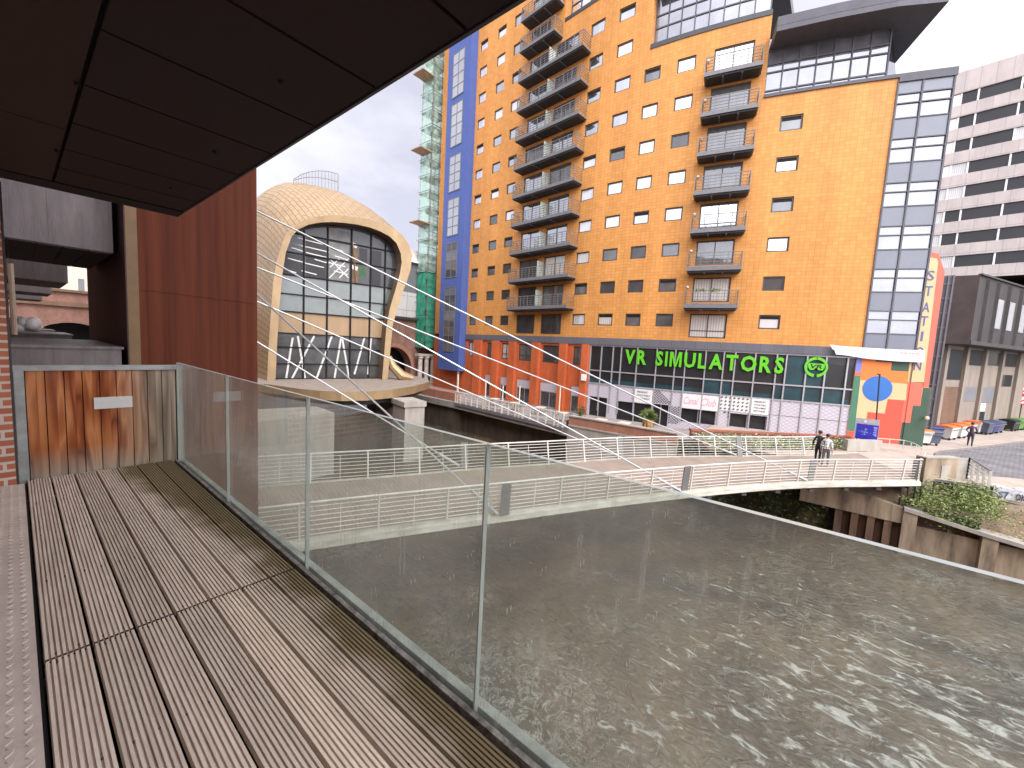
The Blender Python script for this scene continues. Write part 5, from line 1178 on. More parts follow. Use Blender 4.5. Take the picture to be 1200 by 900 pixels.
# grey glazed link right of the pylon
lk = thing('glazed_link', 'narrow grey glazed strip between the coral pylon and the dark annex', 'building', (43, -5.7, 0))
a, b = atx(1078, 508, 43), atx(1091, 508, 43)
mb = MB(); mb.box(43, 52, b.y, a.y+1.6, -.1, 12.2, 'spandrel'); mb.build('glass_wall', lk)
mb = MB()
for k in range(12): mb.box(42.93, 42.995, b.y, a.y+1.6, k*1.05, k*1.05+.09)
for y in (b.y+.04, (a.y+b.y)/2, a.y): mb.box(42.9, 42.99, y-.05, y+.05, -.1, 12.2)
mb.build('louvre_frame', lk, 'railgrey')

# ================================================================== ANNEX AND HOTEL (right)
an = thing('dark_annex', 'dark clad box on concrete walls behind the bins, narrow slit windows', 'building', (48, -9, 0))
C0 = atx(1136, 404, 46); C0 = Vector((46, C0.y, 0))            # near corner
dr = ray(1612, 443); dr = Vector((dr.x, dr.y, 0)).normalized()   # right face heads away to the right
dl_ = atx(1106, 404, 45.6); DL = Vector((45.9, dl_.y, 0))
zT_, zM = 12.6, 7.42
pe = C0+dr*34
mb = MB(); mb.prism([(C0.x, C0.y), (pe.x, pe.y), (pe.x+12, pe.y+22), (DL.x+14, DL.y+4), (DL.x, DL.y)], zM, zT_, 'annexdark')
mb.build('upper_box', an)
nr_ = Vector((dr.y, -dr.x, 0)); nr_ = nr_ if nr_.x < 0 else -nr_
def AN(s_, z, o=0.): return C0+dr*s_+nr_*o+Vector((0, 0, z))
mb = MB()
for s_ in (1.3, 3.4, 5.7, 8.3, 11.0, 14, 17, 20): mb.bar(AN(s_, zM+.3, .03), AN(s_, zT_-.2, .03), .3, .06)
mb.bar(AN(0, zT_+.05, .02), AN(34, zT_+.05, .02), .25, .12); mb.bar(AN(0, zM+.15, .02), AN(34, zM+.15, .02), .1, .3); mb.build('cladding_rib', an, 'zincdark')
for s_ in (4.6, 7.0, 9.7, 12.6, 15.6):
    mb = MB(); mb.extr([AN(s_-.55, 8.9, .015), AN(s_+.55, 8.9, .015), AN(s_+.55, 11.2, .015), AN(s_-.55, 11.2, .015)], nr_*.02); mb.build('slit_window', an, 'pane_white')
mb = MB(); mb.extr([DL+Vector((-.02, 0, zM)), C0+Vector((-.02, 0, zM)), C0+Vector((-.02, 0, zT_)), DL+Vector((-.02, 0, zT_))], (-.03, 0, 0)); mb.build('flank_panel', an, 'annexbrown')
mb = MB(); q0 = Vector((46.9, DL.y-.3, 0)); gp = C0+dr*.0
G0 = Vector((47.2, -6.35, 0)); G1 = G0+dr*34
mb.prism([(G0.x, G0.y), (G1.x, G1.y), (G1.x+12, G1.y+18), (G0.x+16, G0.y+6)], -.1, zM-.01, 'concretetan'); mb.build('lower_wall', an)
def GN(s_, z, o=0.): return G0+dr*s_+nr_*o+Vector((0, 0, z))
mb = MB()
for s_ in (.2, 4.0, 7.9, 11.8, 16, 21): mb = MB(); mb.extr([GN(s_-.25, 0, .004), GN(s_+.25, 0, .004), GN(s_+.25, zM-.05, .004), GN(s_-.25, zM-.05, .004)], nr_*.22); mb.build('pilaster', an, 'concretetan')
for s0, s1, z0, z1, m in ((.7, 3.6, 4.6, 7.1, 'shopglass'), (4.4, 7.5, 5.9, 7.2, 'shopglass'), (8.3, 11.4, 6.0, 7.2, 'shopglass'), (12.2, 15.6, 6.0, 7.2, 'shopglass'), (12.4, 15.2, 4.1, 5.2, 'shopglass')):
    mb = MB(); mb.extr([GN(s0, z0, .01), GN(s1, z0, .01), GN(s1, z1, .01), GN(s0, z1, .01)], nr_*.03); mb.build('window', an, m)
for s0, s1, z0, z1, m, nm in ((.6, 3.7, -.05, 4.0, 'infill', 'brick_infill'), (4.4, 7.4, 2.75, 4.0, 'cladgrey', 'grey_panel'), (8.2, 11.2, 2.6, 4.0, 'cladgrey', 'grey_panel'), (8.3, 10.0, -.02, 1.75, 'darkrecess', 'door'), (8.4, 9.9, 1.78, 2.5, 'white', 'door_sign')):
    mb = MB(); mb.extr([GN(s0, z0, .01), GN(s1, z0, .01), GN(s1, z1, .01), GN(s0, z1, .01)], nr_*.025); mb.build(nm, an, m)
ht = thing('concrete_hotel', 'tall pale concrete building with bands of dark windows at the right edge', 'building', (79, -12, 0))
hd = ray(150, 392); hd = Vector((hd.x, hd.y, 0)).normalized()
H0 = Vector((79, -7.7, 0)); H0 = H0+hd*6
def HP(s_, z, o=0.):           # s runs to the right along the front
    nn = Vector((-hd.y, hd.x, 0)); nn = nn if nn.x < 0 else -nn
    return H0-hd*s_+nn*o+Vector((0, 0, z))
Zt = 43.9; zb_ = 17.4; nfl = 8; fh = 2.98
mb = MB(); mb.extr([HP(0, zb_, -.25), HP(44, zb_, -.25), HP(44, Zt-.3, -.25), HP(0, Zt-.3, -.25)], HP(0, 0, -15)-HP(0, 0, -.25), 'zincdark'); mb.build('core', ht)
mb = MB(); mb.extr([HP(0, 0, -4), HP(44, 0, -4), HP(44, zb_, -4), HP(0, zb_, -4)], HP(0, 0, -15)-HP(0, 0, -4), 'darkrecess'); mb.build('recessed_base', ht)
mb = MB(); mb.extr([HP(15.2, 0, -1), HP(17.4, 0, -1), HP(17.4, zb_, -1), HP(15.2, zb_, -1)], HP(0, 0, -3)-HP(0, 0, -1), 'cream'); mb.build('pillar', ht); mb = MB(); mb.extr([HP(26, 0, -1), HP(28, 0, -1), HP(28, zb_, -1), HP(26, zb_, -1)], HP(0, 0, -3)-HP(0, 0, -1), 'cream'); mb.build('pillar', ht)
mb = MB(); z = zb_
bands = []
while z < Zt:
    h = 1.5 if z+fh < Zt else Zt-z
    mb.extr([HP(-.1, z), HP(44, z), HP(44, z+h), HP(-.1, z+h)], HP(0, 0, -.4)-HP(0, 0, 0), 'hotel'); bands.append((z+h, z+fh)); z += fh
mb.build('concrete_band', ht)
for (z0, z1) in bands:
    if z1 > Zt: continue
    mb = MB(); s_ = 0; i = 0
    while s_ < 43:
        wd = 1.5 if i % 3 == 2 else 3.5
        m = ('pane_curtain' if random.random() < .8 else 'pane_white') if (i % 4 in (0, 1) and s_ < 9) else 'shopglass' if random.random() < .75 else 'pane_curtain'
        mb.extr([HP(s_+.1, z0, -.2), HP(s_+wd-.1, z0, -.2), HP(s_+wd-.1, z1, -.2), HP(s_+.1, z1, -.2)], HP(0, 0, -.24)-HP(0, 0, -.2), m); s_ += wd; i += 1
    w_ = mb.build('window_strip', ht); mb = MB(); s_ = 0; i = 0
    while s_ < 22:
        mb = MB(); mb.bar(HP(s_, z0, -.15), HP(s_, z1, -.15), .18, .12); mb.build('post', w_, 'white'); s_ += 1.5 if i % 3 == 2 else 3.5; i += 1

# ================================================================== FOOTBRIDGE
NE = catmull([(.9, 12.15, 0), (3.6, 10.95, 0), (6, 9.85, 0), (9.5, 8.1, 0), (13, 6.33, 0), (16.45, 4.42, 0), (19.5, 2.6, 0), (22.4, .62, 0), (25, -1.55, 0), (27.25, -3.45, 0)], 8)
FA = catmull([(1.2, 17.0, 0), (5.4, 15.2, 0), (9.76, 13.0, 0), (12.2, 11.85, 0), (15.4, 10.1, 0), (19.2, 8.1, 0), (22.3, 6.0, 0), (24.9, 3.95, 0), (27, 2.25, 0), (29.4, .5, 0), (32.4, -1.35, 0)], 8)
br = thing('footbridge', 'curved white footbridge with steel railings hung from stay cables across the river', 'bridge', (14, 8, 0))
N_ = 40
def samp(P, f):
    Ls = [0.]
    for i in range(len(P)-1): Ls.append(Ls[-1]+(P[i+1]-P[i]).length)
    s_ = f*Ls[-1]; i = 0
    while i < len(Ls)-2 and Ls[i+1] < s_: i += 1
    return P[i].lerp(P[i+1], (s_-Ls[i])/max(1e-9, Ls[i+1]-Ls[i]))
NN = [samp(NE, i/N_) for i in range(N_+1)]; FF = [samp(FA, i/N_) for i in range(N_+1)]
mb = MB(); run = 0.
for i in range(N_):
    l = (NN[i+1]-NN[i]).length
    def dz(p, z): return Vector((p.x, p.y, z))
    wv = 4.4
    mb.face([dz(NN[i], .02), dz(NN[i+1], .02), dz(FF[i+1], .02), dz(FF[i], .02)], None, [(0, run), (0, run+l), (wv, run+l), (wv, run)])
    mb.face([dz(NN[i], -.3), dz(NN[i+1], -.3), dz(FF[i+1], -.3), dz(FF[i], -.3)], None, [(0, run), (0, run+l), (wv, run+l), (wv, run)]); run += l
mb.build('deck', br, 'bridgedeck')
def rib(name, line, prof, m, parent=br):
    """sweep a (sideways, z) outline along a plan line; sideways + is to the left of travel"""
    mb = MB(); n = len(line); k = len(prof); P = []
    for i, p in enumerate(line):
        d = (line[min(i+1, n-1)]-line[max(i-1, 0)]).normalized(); s_ = Vector((-d.y, d.x, 0))
        P += [p+s_*a+Vector((0, 0, z)) for a, z in prof]
    Fc = [tuple(range(k)), tuple(range((n-1)*k, n*k))[::-1]]
    for i in range(n-1):
        for j in range(k): Fc.append((i*k+j, (i+1)*k+j, (i+1)*k+(j+1) % k, i*k+(j+1) % k))
    mb.raw(P, Fc); return mb.build(name, parent, m)
rib('edge_beam', NN, [(.06, .07), (-.06, .07), (-.07, .0), (-.14, -.02), (-.16, -.20), (.02, -.27), (.4, -.29), (.4, -.26), (.06, -.22)], 'bridgewhitedirty')
rib('edge_beam', FF, [(-.02, .06), (.12, .06), (.16, .0), (.26, -.16), (.24, -.34), (-.1, -.42), (-.4, -.42), (-.4, -.31), (-.02, -.31)], 'bridgewhitedirty')
mb = MB()
for f in [i/16 for i in range(17)]:
    a, b = samp(NE, f), samp(FA, f); a, b = a.lerp(b, .08), a.lerp(b, .92); mb.bar(a+Vector((0, 0, -.45)), b+Vector((0, 0, -.45)), .2, .25)
mb.build('cross_beam', br, 'railgrey')
def railing(line, lean, f0, f1, hgt=1.06):
    mb = MB(); n = 60; pts = [samp(line, f0+(f1-f0)*i/n) for i in range(n+1)]; S = []
    for i, p in enumerate(pts):
        d = (pts[min(i+1, n)]-pts[max(i-1, 0)]).normalized(); S.append(Vector((-d.y, d.x, 0)))
    def at(i, z): return pts[i]+S[i]*(lean*z)+Vector((0, 0, z))
    mb.path([at(i, hgt) for i in range(n+1)], .032, 6)
    for z in (.16, .29, .42, .55, .68, .81, .94): mb.path([at(i, z) for i in range(n+1)], .013, 4)
    r = mb.build('railing', br, 'steelwhite')
    L_ = sum((pts[i+1]-pts[i]).length for i in range(n)); m = round(L_/1.0)
    pm = None
    for k in range(m+1):
        f = k/m; j = min(n-1, int(f*n)); fr = f*n-j; p = pts[j].lerp(pts[j+1], fr); s_ = S[j]; big = k % 2 == 0
        mb = MB(); h = hgt if big else .94
        d = Vector((s_.y, -s_.x, 0)); wd = .05 if big else .02; tk = .06 if big else .016
        a = p+Vector((0, 0, .03)); b = p+s_*(lean*h)+Vector((0, 0, h)); 
        mb.hexa([a-d*wd/2-s_*tk/2, a+d*wd/2-s_*tk/2, a+d*wd/2+s_*tk/2, a-d*wd/2+s_*tk/2, b-d*wd/2-s_*tk/2, b+d*wd/2-s_*tk/2, b+d*wd/2+s_*tk/2, b-d*wd/2+s_*tk/2])
        mb.build('post', r, 'steelwhite')
    return r
railing(NE, -.06, 0, 1.0); railing(FA, .26, 0, .93)
def nearest_dir(line, p):
    i = min(range(len(line)-1), key=lambda k: (line[k]-p).length); return (line[i+1]-line[i]).normalized()
AN_ = [('n', (583, 603), 8.19), ('n', (797, 575), 8.95), ('n', (945, 563), 10.19), ('f', (538, 546), 6.06), ('f', (722, 534), 7.11), ('f', (862, 533), 8.18)]
MAST = Vector((4.2, 17., 0))
for sd_, px, zm in AN_:
    p = atz(px[0], px[1], .1); line = NE if sd_ == 'n' else FA; d = nearest_dir(line, Vector((p.x, p.y, 0))); s_ = Vector((-d.y, d.x, 0))
    mb = MB(); mb.tube(p, MAST+Vector((0, 0, zm)), .032, 6); 
    v = (MAST+Vector((0, 0, zm))-p).normalized(); mb.tube(p, p+v*1.1, .06, 8); mb.build('stay_cable', br, 'cable')
    lean = -.06 if sd_ == 'n' else .26; mb = MB(); q = Vector((p.x, p.y, 0))+s_*(.05 if sd_ == 'n' else -.05)+d*.12
    for sg_ in (1,):
        a0, a1 = q-d*.02, q+d*.30
        mb.hexa([a0-s_*.02+Vector((0, 0, .03)), a1-s_*.02+Vector((0, 0, .03)), a1+s_*.02+Vector((0, 0, .03)), a0+s_*.02+Vector((0, 0, .03)),
                 a0+s_*(lean*1.05-.02)+Vector((0, 0, 1.08)), a1+s_*(lean*1.05-.02)+Vector((0, 0, 1.08)), a1+s_*(lean*1.05+.02)+Vector((0, 0, 1.08)), a0+s_*(lean*1.05+.02)+Vector((0, 0, 1.08))])
    mb.build('cable_plate', br, 'plate')
for e in (NE[-1],):
    mb = MB(); d = (NE[-1]-NE[-2]).normalized()
    a = e-d*.25; mb.bar(a+Vector((0, 0, .03)), a+Vector((0, 0, 1.08)), .22, .05, 'plate'); mb.bar(e+Vector((0, 0, .03)), e+Vector((0, 0, 1.1)), .08, .08, 'steelwhite'); mb.build('end_post', br)
mb = MB(); mb.tube(MAST+Vector((0, 0, -4.5)), MAST+Vector((0, 0, 11)), .32, 12, None, .2); mb.build('mast', br, 'steelwhite')

# ================================================================== FAR RIVER BANK
rw = thing('retaining_wall', 'stained concrete river wall with panels and rusty sheet piles, right of the bridge', 'wall', (26.9, -6, -4))
def ztop(y): return lerp([-12, -6.8, -3.07, -.6], [-2.2, -1.87, -1.31, -.98], y)
mb = MB()
YS = [1.0, -.6, -1.8, -3.05]
for a, b in zip(YS, YS[1:]): mb.hexa([(26.68, b, -2.1), (27.6, b, -2.1), (27.6, a, -2.1), (26.68, a, -2.1), (26.68, b, ztop(b)), (27.6, b, ztop(b)), (27.6, a, ztop(a)), (26.68, a, ztop(a))])
mb.build('capping_beam', rw, 'concretedark')
mb = MB(); y = -.55; k = 0
while y > -3.0:
    o = 0. if k % 2 == 0 else .26; w_ = .34 if k % 2 == 0 else .28
    mb.box(26.72+o, 26.75+o, y-w_, y, -5, -2.1)
    if k % 2 == 0: mb.box(26.72, 27.0, y-w_, y-w_+.025, -5, -2.1)
    else: mb.box(26.72, 27.0, y-w_-.025, y-w_, -5, -2.1)
    y -= w_; k += 1
mb.build('sheet_piling', rw, 'pile')
mb = MB(); mb.box(27.02, 27.06, -3.1, -.3, -5, -2.1); mb.build('pile_back', rw, 'darkrecess')
mb = MB()
for y0, y1 in ((-3.05, -3.55), (-5.62, -6.1), (-8.6, -9.1), (-11.6, -12.1), (-14.6, -15.1)): mb.hexa([(26.62, y1, -5), (27.6, y1, -5), (27.6, y0, -5), (26.62, y0, -5), (26.62, y1, ztop(y1)-.02), (27.6, y1, ztop(y1)-.02), (27.6, y0, ztop(y0)-.02), (26.62, y0, ztop(y0)-.02)])
mb.build('pier_column', rw, 'concretedark')
for y0, y1 in ((-3.56, -5.61), (-6.11, -8.59), (-9.11, -11.59), (-12.11, -14.59), (-15.11, -40)):
    mb = MB(); mb.box(26.95, 27.5, y1, y0, -5, -2.12); mb.build('panel', rw, 'concretedark')
mb = MB()
for a, b in zip([-3.05, -4.3, -5.6, -7.5, -9.5, -12, -40], [-4.3, -5.6, -7.5, -9.5, -12, -40, -60]):
    mb.hexa([(26.56, b, ztop(b)-.12), (27.75, b, ztop(b)-.12), (27.75, a, ztop(a)-.12), (26.56, a, ztop(a)-.12), (26.56, b, ztop(b)+.05), (27.75, b, ztop(b)+.05), (27.75, a, ztop(a)+.05), (26.56, a, ztop(a)+.05)], 'concrete')
mb.build('coping', rw)
# earth slope behind the wall
mb = MB()
for a, b in zip([1.2, -.6, -3.07, -6.8, -12, -40], [-.6, -3.07, -6.8, -12, -40, -60]):
    mb.face([(27.3, a, ztop(a)+.01), (27.3, b, ztop(b)+.01), (29.1, b, -.14), (29.1, a, -.14)])
    mb.face([(27.3, a, ztop(a)+.01), (27.3, a, -5), (27.3, b, -5), (27.3, b, ztop(b)+.01)])
struct(mb.build('embankment', m='soil'))
# ivy wall and planter in front of the shops
iv = thing('ivy_river_wall', 'river wall smothered in dark ivy beneath the bridge', 'wall', (27, 4, -4))
mb = MB(); mb.prism([(27.3, 1.0), (27.55, 1.0), (27.3, 8), (26.95, 15.9), (26.6, 15.9), (27.0, 8)], -5, -.02, 'riverwall'); mb.build('wall', iv)
mb = MB(); pts = []
for _ in range(5200):
    y = random.uniform(-.8, 9.2); z = -3.6+3.5*random.random()**.8; x = 27.15-.03*(y-1)*.5-random.random()*.25-.12*math.sin(y*3+z*2); pts.append((x, y, z))
leaves(mb, pts, .10, ['leafdark', 'leafdark', 'leaf']); mb.build('ivy', iv, recalc=False)
pl = thing('brick_planter', 'long low planter with red brick coping in front of the shops', 'planter', (31, 2.5, 0))
P0, P1 = Vector((27.9, 7.15, 0)), Vector((35.1, -1.0, 0)); pd = (P1-P0).normalized(); pn = Vector((pd.y, -pd.x, 0)); pn = pn if pn.x < 0 else -pn
def PP(s_, o, z): return P0+pd*s_+pn*o+Vector((0, 0, z))
Lp = (P1-P0).length
mb = MB(); mb.extr([PP(0, 0, 0), PP(Lp, 0, 0), PP(Lp, 0, .5), PP(0, 0, .5)], -pn*.25, 'wallbrick'); mb.build('brick_wall', pl)
mb = MB(); mb.extr([PP(-.05, .06, .502), PP(Lp+.05, .06, .502), PP(Lp+.05, .06, .62), PP(-.05, .06, .62)], -pn*.36, mk('coping_red', (.30, .10, .06), .8, 0, .25, 2)); mb.build('coping', pl)
hg = thing('ground_cover_hedge', 'low grey green hedge below the brick planter, seen through the bridge railing', 'hedge', (28.5, 4, 0))
mb = MB(); pts = []
for _ in range(5200):
    s_ = random.uniform(.0, Lp*.97); o = random.random()**.8*2.9*(1-.55*s_/Lp); z = .46-.16*o+random.gauss(0, .06); pts.append(tuple(PP(s_, .08+o, z)))
leaves(mb, pts, .075, ['ivygrey', 'leaf', 'ivygrey', 'leafpale'], .8); mb.build('foliage', hg, recalc=False)
mb = MB(); mb.extr([PP(0, .05, -.3), PP(0, .05, .36), PP(0, 2.3, -.1), PP(0, 2.3, -.3)], pd*(Lp*.96)); mb.build('earth', hg, 'soil')
# dwarf brick parapet of the cafe terrace, and terrace balcony
tp_ = thing('brick_parapet', 'low red brick parapet on a concrete river wall beside the cafe terrace', 'wall', (26.5, 12, -.2))
mb = MB(); mb.prism([(26.3, 15.5), (26.55, 15.5), (26.75, 7.6), (26.5, 7.6)], -.25, .36, 'wallbrick'); mb.build('brickwork', tp_)
mb = MB(); mb.prism([(26.24, 15.5), (26.62, 15.5), (26.82, 7.6), (26.44, 7.6)], .362, .45, 'concrete'); mb.prism([(26.2, 15.5), (26.57, 15.5), (26.8, 7.55), (26.42, 7.55)], -.36, -.252, 'concrete'); mb.build('coping', tp_)
mb = MB(); mb.prism([(26.26, 15.55), (26.55, 15.55), (26.75, 7.6), (26.46, 7.6)], -5, -.362, 'concrete'); mb.build('river_wall', tp_)
te = thing('cafe_terrace_balcony', 'grey steel terrace balcony jutting over the river in front of the brick podium', 'balcony', (27.5, 22, -.6))
T0, T1 = Vector((28.0, 29.9, 0)), Vector((26.2, 16.0, 0)); td = (T1-T0).normalized(); tn = Vector((td.y, -td.x, 0)); tn = tn if tn.x < 0 else -tn; TL = (T1-T0).length
def TE(s_, o, z): return T0+td*s_+tn*o+Vector((0, 0, z))
mb = MB(); mb.extr([TE(0, 0, -.85), TE(TL, 0, -.85), TE(TL, 0, -.58), TE(0, 0, -.58)], -tn*1.4); mb.build('deck_edge', te, 'railgrey')
mb = MB(); mb.bar(TE(0, -.05, .52), TE(TL, -.05, .52), .12, .09); mb.bar(TE(0, -.05, -.45), TE(TL, -.05, -.45), .04, .04)
for z in (-.2, .05, .28): mb.bar(TE(0, -.05, z), TE(TL, -.05, z), .02, .02)
for k in range(17): mb.bar(TE(TL*k/16, -.05, -.58), TE(TL*k/16, -.05, .52), .11, .09)
mb.build('railing', te, 'steelwhite')
mb = MB(); mb.prism([(28.6, 30), (29.2, 48), (30, 48), (29.6, 30)], -5, -.62, 'riverwall'); mb.prism([(27.55, 15.6), (29.3, 30.2), (30, 30), (28.4, 15.4)], -5, -.9, 'riverwall'); tag(mb.build('stone_river_wall', loc=(28, 22, -5)), 'dark stained stone river wall under the terrace balcony', 'wall')
for i, px in enumerate((535.5, 567.5, 587, 607.5, 656)):
    s_ = TL*(.02, .33, .50, .65, .965)[i]; mb = MB(); p = TE(s_, -.1, -.6); h = (2.9, 2.7, 2.5, 2.7, 3.1)[i]
    mb.tube(p, p+Vector((0, 0, h)), .055, 8); mb.box(p.x-.09, p.x+.09, p.y-.09, p.y+.09, p.z, p.z+.05)
    tag(mb.build('terrace_post', m='cream', loc=tuple(p)), ['cream terrace post under the blue bay', 'second cream terrace post from the blue bay', 'middle cream terrace post of five', 'second cream terrace post from the brick parapet', 'tall cream terrace post nearest the brick parapet'][i], 'post', 'cream posts along the terrace railing')
mb = MB(); mb.prism([(29.4, 30.4), (28.6, 30.4), (29.6, 41), (30.2, 41)], -.62, .25, 'wallbrick'); tag(mb.build('brick_wall', loc=(29, 34, 0)), 'short red brick wall between the stone columns and the terrace', 'wall')
# cafe tables and chairs
def cafe_table():
    t = thing('cafe_table', '', 'table', (0, 0, 0), 'cafe tables on the terrace')
    mb = MB(); mb.box(-.4, .4, -.4, .4, .70, .735); mb.build('tabletop', t, 'cream')
    mb = MB(); mb.tube((0, 0, .03), (0, 0, .70), .035, 8); mb.box(-.25, .25, -.03, .03, 0, .03); mb.box(-.03, .03, -.25, .25, 0, .028); mb.build('pedestal', t, 'railgrey'); return t
def cafe_chair():
    t = thing('cafe_chair', '', 'chair', (0, 0, 0), 'cafe chairs on the terrace')
    mb = MB(); mb.box(-.22, .22, -.22, .22, .43, .46); mb.build('seat', t, 'railgrey')
    mb = MB(); mb.box(-.22, .22, .19, .22, .50, .86); mb.build('backrest', t, 'railgrey')
    for x in (-.2, .2):
        for y in (-.2, .2): mb = MB(); mb.tube((x, y, 0), (x, y, .44 if y < 0 else .85), .015, 5); mb.build('leg', t, 'railgrey')
    return t
ct0, cc0 = cafe_table(), cafe_chair()
TS = [(3.2, -2.6), (6.2, -2.4), (9.2, -2.8), (12.2, -2.2)]
TN = ['cafe table nearest the blue bay', 'second cafe table from the blue bay', 'third cafe table from the blue bay', 'terrace end cafe table near the brick parapet']
for i, (s_, o) in enumerate(TS):
    p = TE(s_, o, -.6)
    if i == 0: ct0.location = p; ct0['label'] = TN[0]
    else: dup(ct0, p, .1*i, TN[i])
    for j, (dx, dy, rz) in enumerate(((0, .62, 0), (0, -.62, math.pi))):
        q = p+Vector((dx, dy, 0)); lab = ('far side chair at the ' if j == 0 else 'near side chair at the ')+TN[i]
        if i == 0 and j == 0: cc0.location = q; cc0['label'] = lab
        else: dup(cc0, q, rz, lab)
for i, (x, y) in enumerate(((28.6, 14.0), (28.9, 12.2))):
    dup(ct0, (x, y, -.6), 0, ['pale table behind the parapet, left of the shaggy palm', 'pale table behind the parapet, close beside the shaggy palm'][i])
# shaggy palm and pot shrub
pm = thing('potted_palm', 'shaggy yellow green palm in a pot in front of the cafe window', 'plant', (30.6, 11.05, -.6))
mb = MB(); mb.lathe((30.6, 11.05, -.6), [(.25, 0), (.36, .55), (.38, .6), (.3, .6)], 14); mb.build('pot', pm, 'pot')
mb = MB()
for _ in range(260):
    a = random.uniform(0, 6.28); r = random.uniform(.1, .42); z = random.uniform(.1, .95)
    p = Vector((30.6+r*math.cos(a), 11.05+r*math.sin(a), -.0+z*.7)); d = Vector((math.cos(a)*.12, math.sin(a)*.12, -.45)); s_ = Vector((-math.sin(a), math.cos(a), 0))*.03
    mb.face([p-s_, p+s_, p+d+s_*.5, p+d-s_*.5])
mb.build('dead_skirt', pm, 'palmfur', recalc=False)
mb = MB()
for _ in range(420):
    a = random.uniform(0, 6.28); e = random.uniform(-.35, 1.35); l = random.uniform(.5, .85)
    d = Vector((math.cos(a)*math.cos(e), math.sin(a)*math.cos(e), math.sin(e))); s_ = Vector((-math.sin(a), math.cos(a), 0))*.022; o = Vector((30.6, 11.05, .62))
    mb.face([o-s_, o+s_, o+d*l*.6+s_, o+d*l+Vector((0, 0, -.12)), o+d*l*.6-s_], random.choice(['leaflight', 'leaflight', 'leaf']))
mb.build('fronds', pm, recalc=False)
ps = thing('potted_shrub', 'small dark shrub in a square planter against the brick podium', 'plant', tuple(TE(13.2, -3.4, -.6)))
q = TE(13.2, -3.4, -.6); mb = MB(); mb.box(q.x-.25, q.x+.25, q.y-.25, q.y+.25, -.6, -.1); mb.build('planter_box', ps, 'cream')
mb = MB(); leaves(mb, [(q.x+random.gauss(0, .22), q.y+random.gauss(0, .22), .25+random.gauss(0, .22)) for _ in range(320)], .08, ['leafdark', 'leaf']); mb.build('foliage', ps, recalc=False)

# ================================================================== BRIDGE END, RIGHT
cb = thing('concrete_end_block', 'rough concrete block with a pale panel at the end of the footbridge', 'concrete block', (28.8, -4.4, 0))
b0, b1 = Vector((28.0, -3.72, 0)), Vector((29.5, -5.05, 0))
mb = MB(); mb.prism([(b0.x, b0.y), (b1.x, b1.y), (b1.x+.35, b1.y+.25), (b0.x+.5, b0.y+.3)], -.9, 1.02, 'concretedark'); mb.build('block', cb)
bd = (b1-b0).normalized(); bn = Vector((bd.y, -bd.x, 0)); bn = bn if bn.x < 0 else -bn
def BB(s_, o, z): return b0+bd*s_+bn*o+Vector((0, 0, z))
mb = MB(); mb.extr([BB(1.0, .005, -.15), BB(1.5, .005, -.15), BB(1.5, .005, .66), BB(1.0, .005, .66)], bn*.02); mb.build('panel', cb, 'concrete')
mb = MB(); mb.extr([BB(-.02, .03, 1.022), BB(2.0, .03, 1.022), BB(2.0, .03, 1.08), BB(-.02, .03, 1.08)], -bn*.4); mb.build('capping', cb, 'concrete')
wr = thing('white_end_railing', 'short white railing stepping down right of the concrete block', 'railing', (29.3, -5.6, 0))
r0, r1, r2 = Vector((29.55, -5.1, .0)), Vector((29.9, -5.45, .0)), Vector((28.85, -6.0, -.35)); mb = MB()
for a, b in ((r0, r1), (r1, r2)):
    n = 4
    for i in range(n+1): p = a.lerp(b, i/n); mb.bar(p, p+Vector((0, 0, 1.1)), .09, .06)
    for z in (.15, .32, .49, .66, .83): mb.bar(a+Vector((0, 0, z)), b+Vector((0, 0, z)), .02, .02)
mb.build('bars', wr, 'steelwhite'); mb = MB()
for a, b in ((r0, r1), (r1, r2)): mb.bar(a+Vector((0, 0, 1.11)), b+Vector((0, 0, 1.11)), .07, .05)
mb.build('handrail', wr, 'railgrey')
fe = thing('black_bank_fence', 'thin black two rail fence at the top of the overgrown bank', 'fence', (28.3, -5, -1))
mb = MB(); FPn = [Vector((27.3, -3.6, -.35)), Vector((27.6, -4.05, -.35)), Vector((27.9, -4.7, -.45)), Vector((28.2, -5.5, -.6)), Vector((28.6, -6.4, -.85)), Vector((28.7, -7.4, -.95)), Vector((28.8, -9.5, -1.1))]
for p in FPn: mb.tube(p+Vector((0, 0, -.7)), p+Vector((0, 0, .38)), .025, 5)
for a, b in zip(FPn, FPn[1:]):
    for z in (.34, -.05): mb.tube(a+Vector((0, 0, z)), b+Vector((0, 0, z)), .02, 5)
for (x, y) in ((27.0, -2.9), (27.12, -3.15), (27.3, -3.4)): mb.tube((x, y, -1.5), (x, y, -.2), .03, 5)
fe_ = mb.build('rails', fe, 'binblack')
bn_ = thing('fence_banner', 'white and lilac graffiti covered banner boards on the bank fence', 'banner', (28.9, -7, -.4))
mb = MB(); q0, q1 = Vector((28.75, -6.15, 0)), Vector((28.85, -9.4, 0)); mb.extr([q0+Vector((0, 0, -.42)), q1+Vector((0, 0, -.52)), q1+Vector((0, 0, .02)), q0+Vector((0, 0, .10))], (.05, 0, 0)); mb.build('board', bn_, 'banner_a')
for k, (y, txt) in enumerate(((-6.45, 'S7'), (-6.95, 'OK'), (-7.5, '8'))): mb = MB(); put_text(mb, txt, lambda u, z, o: Vector((28.745-o, -u, z)), -y-.12, -y+.18, -.40, -.08, 'ink' if k else 'navy', .02, 0, .01); mb.build('graffiti', bn_)
mb = MB()
for y in (-6.3, -7.0, -7.8): mb.ball((28.95, y, .06), .16, .28, .12, 8)
mb.build('snagged_sheet', bn_, 'white', smooth=True)
bu = thing('bank_shrub', 'sprawling green shrub with pale flowers tumbling over the river wall', 'shrub', (27.6, -5, -1.3))
mb = MB(); st_ = []
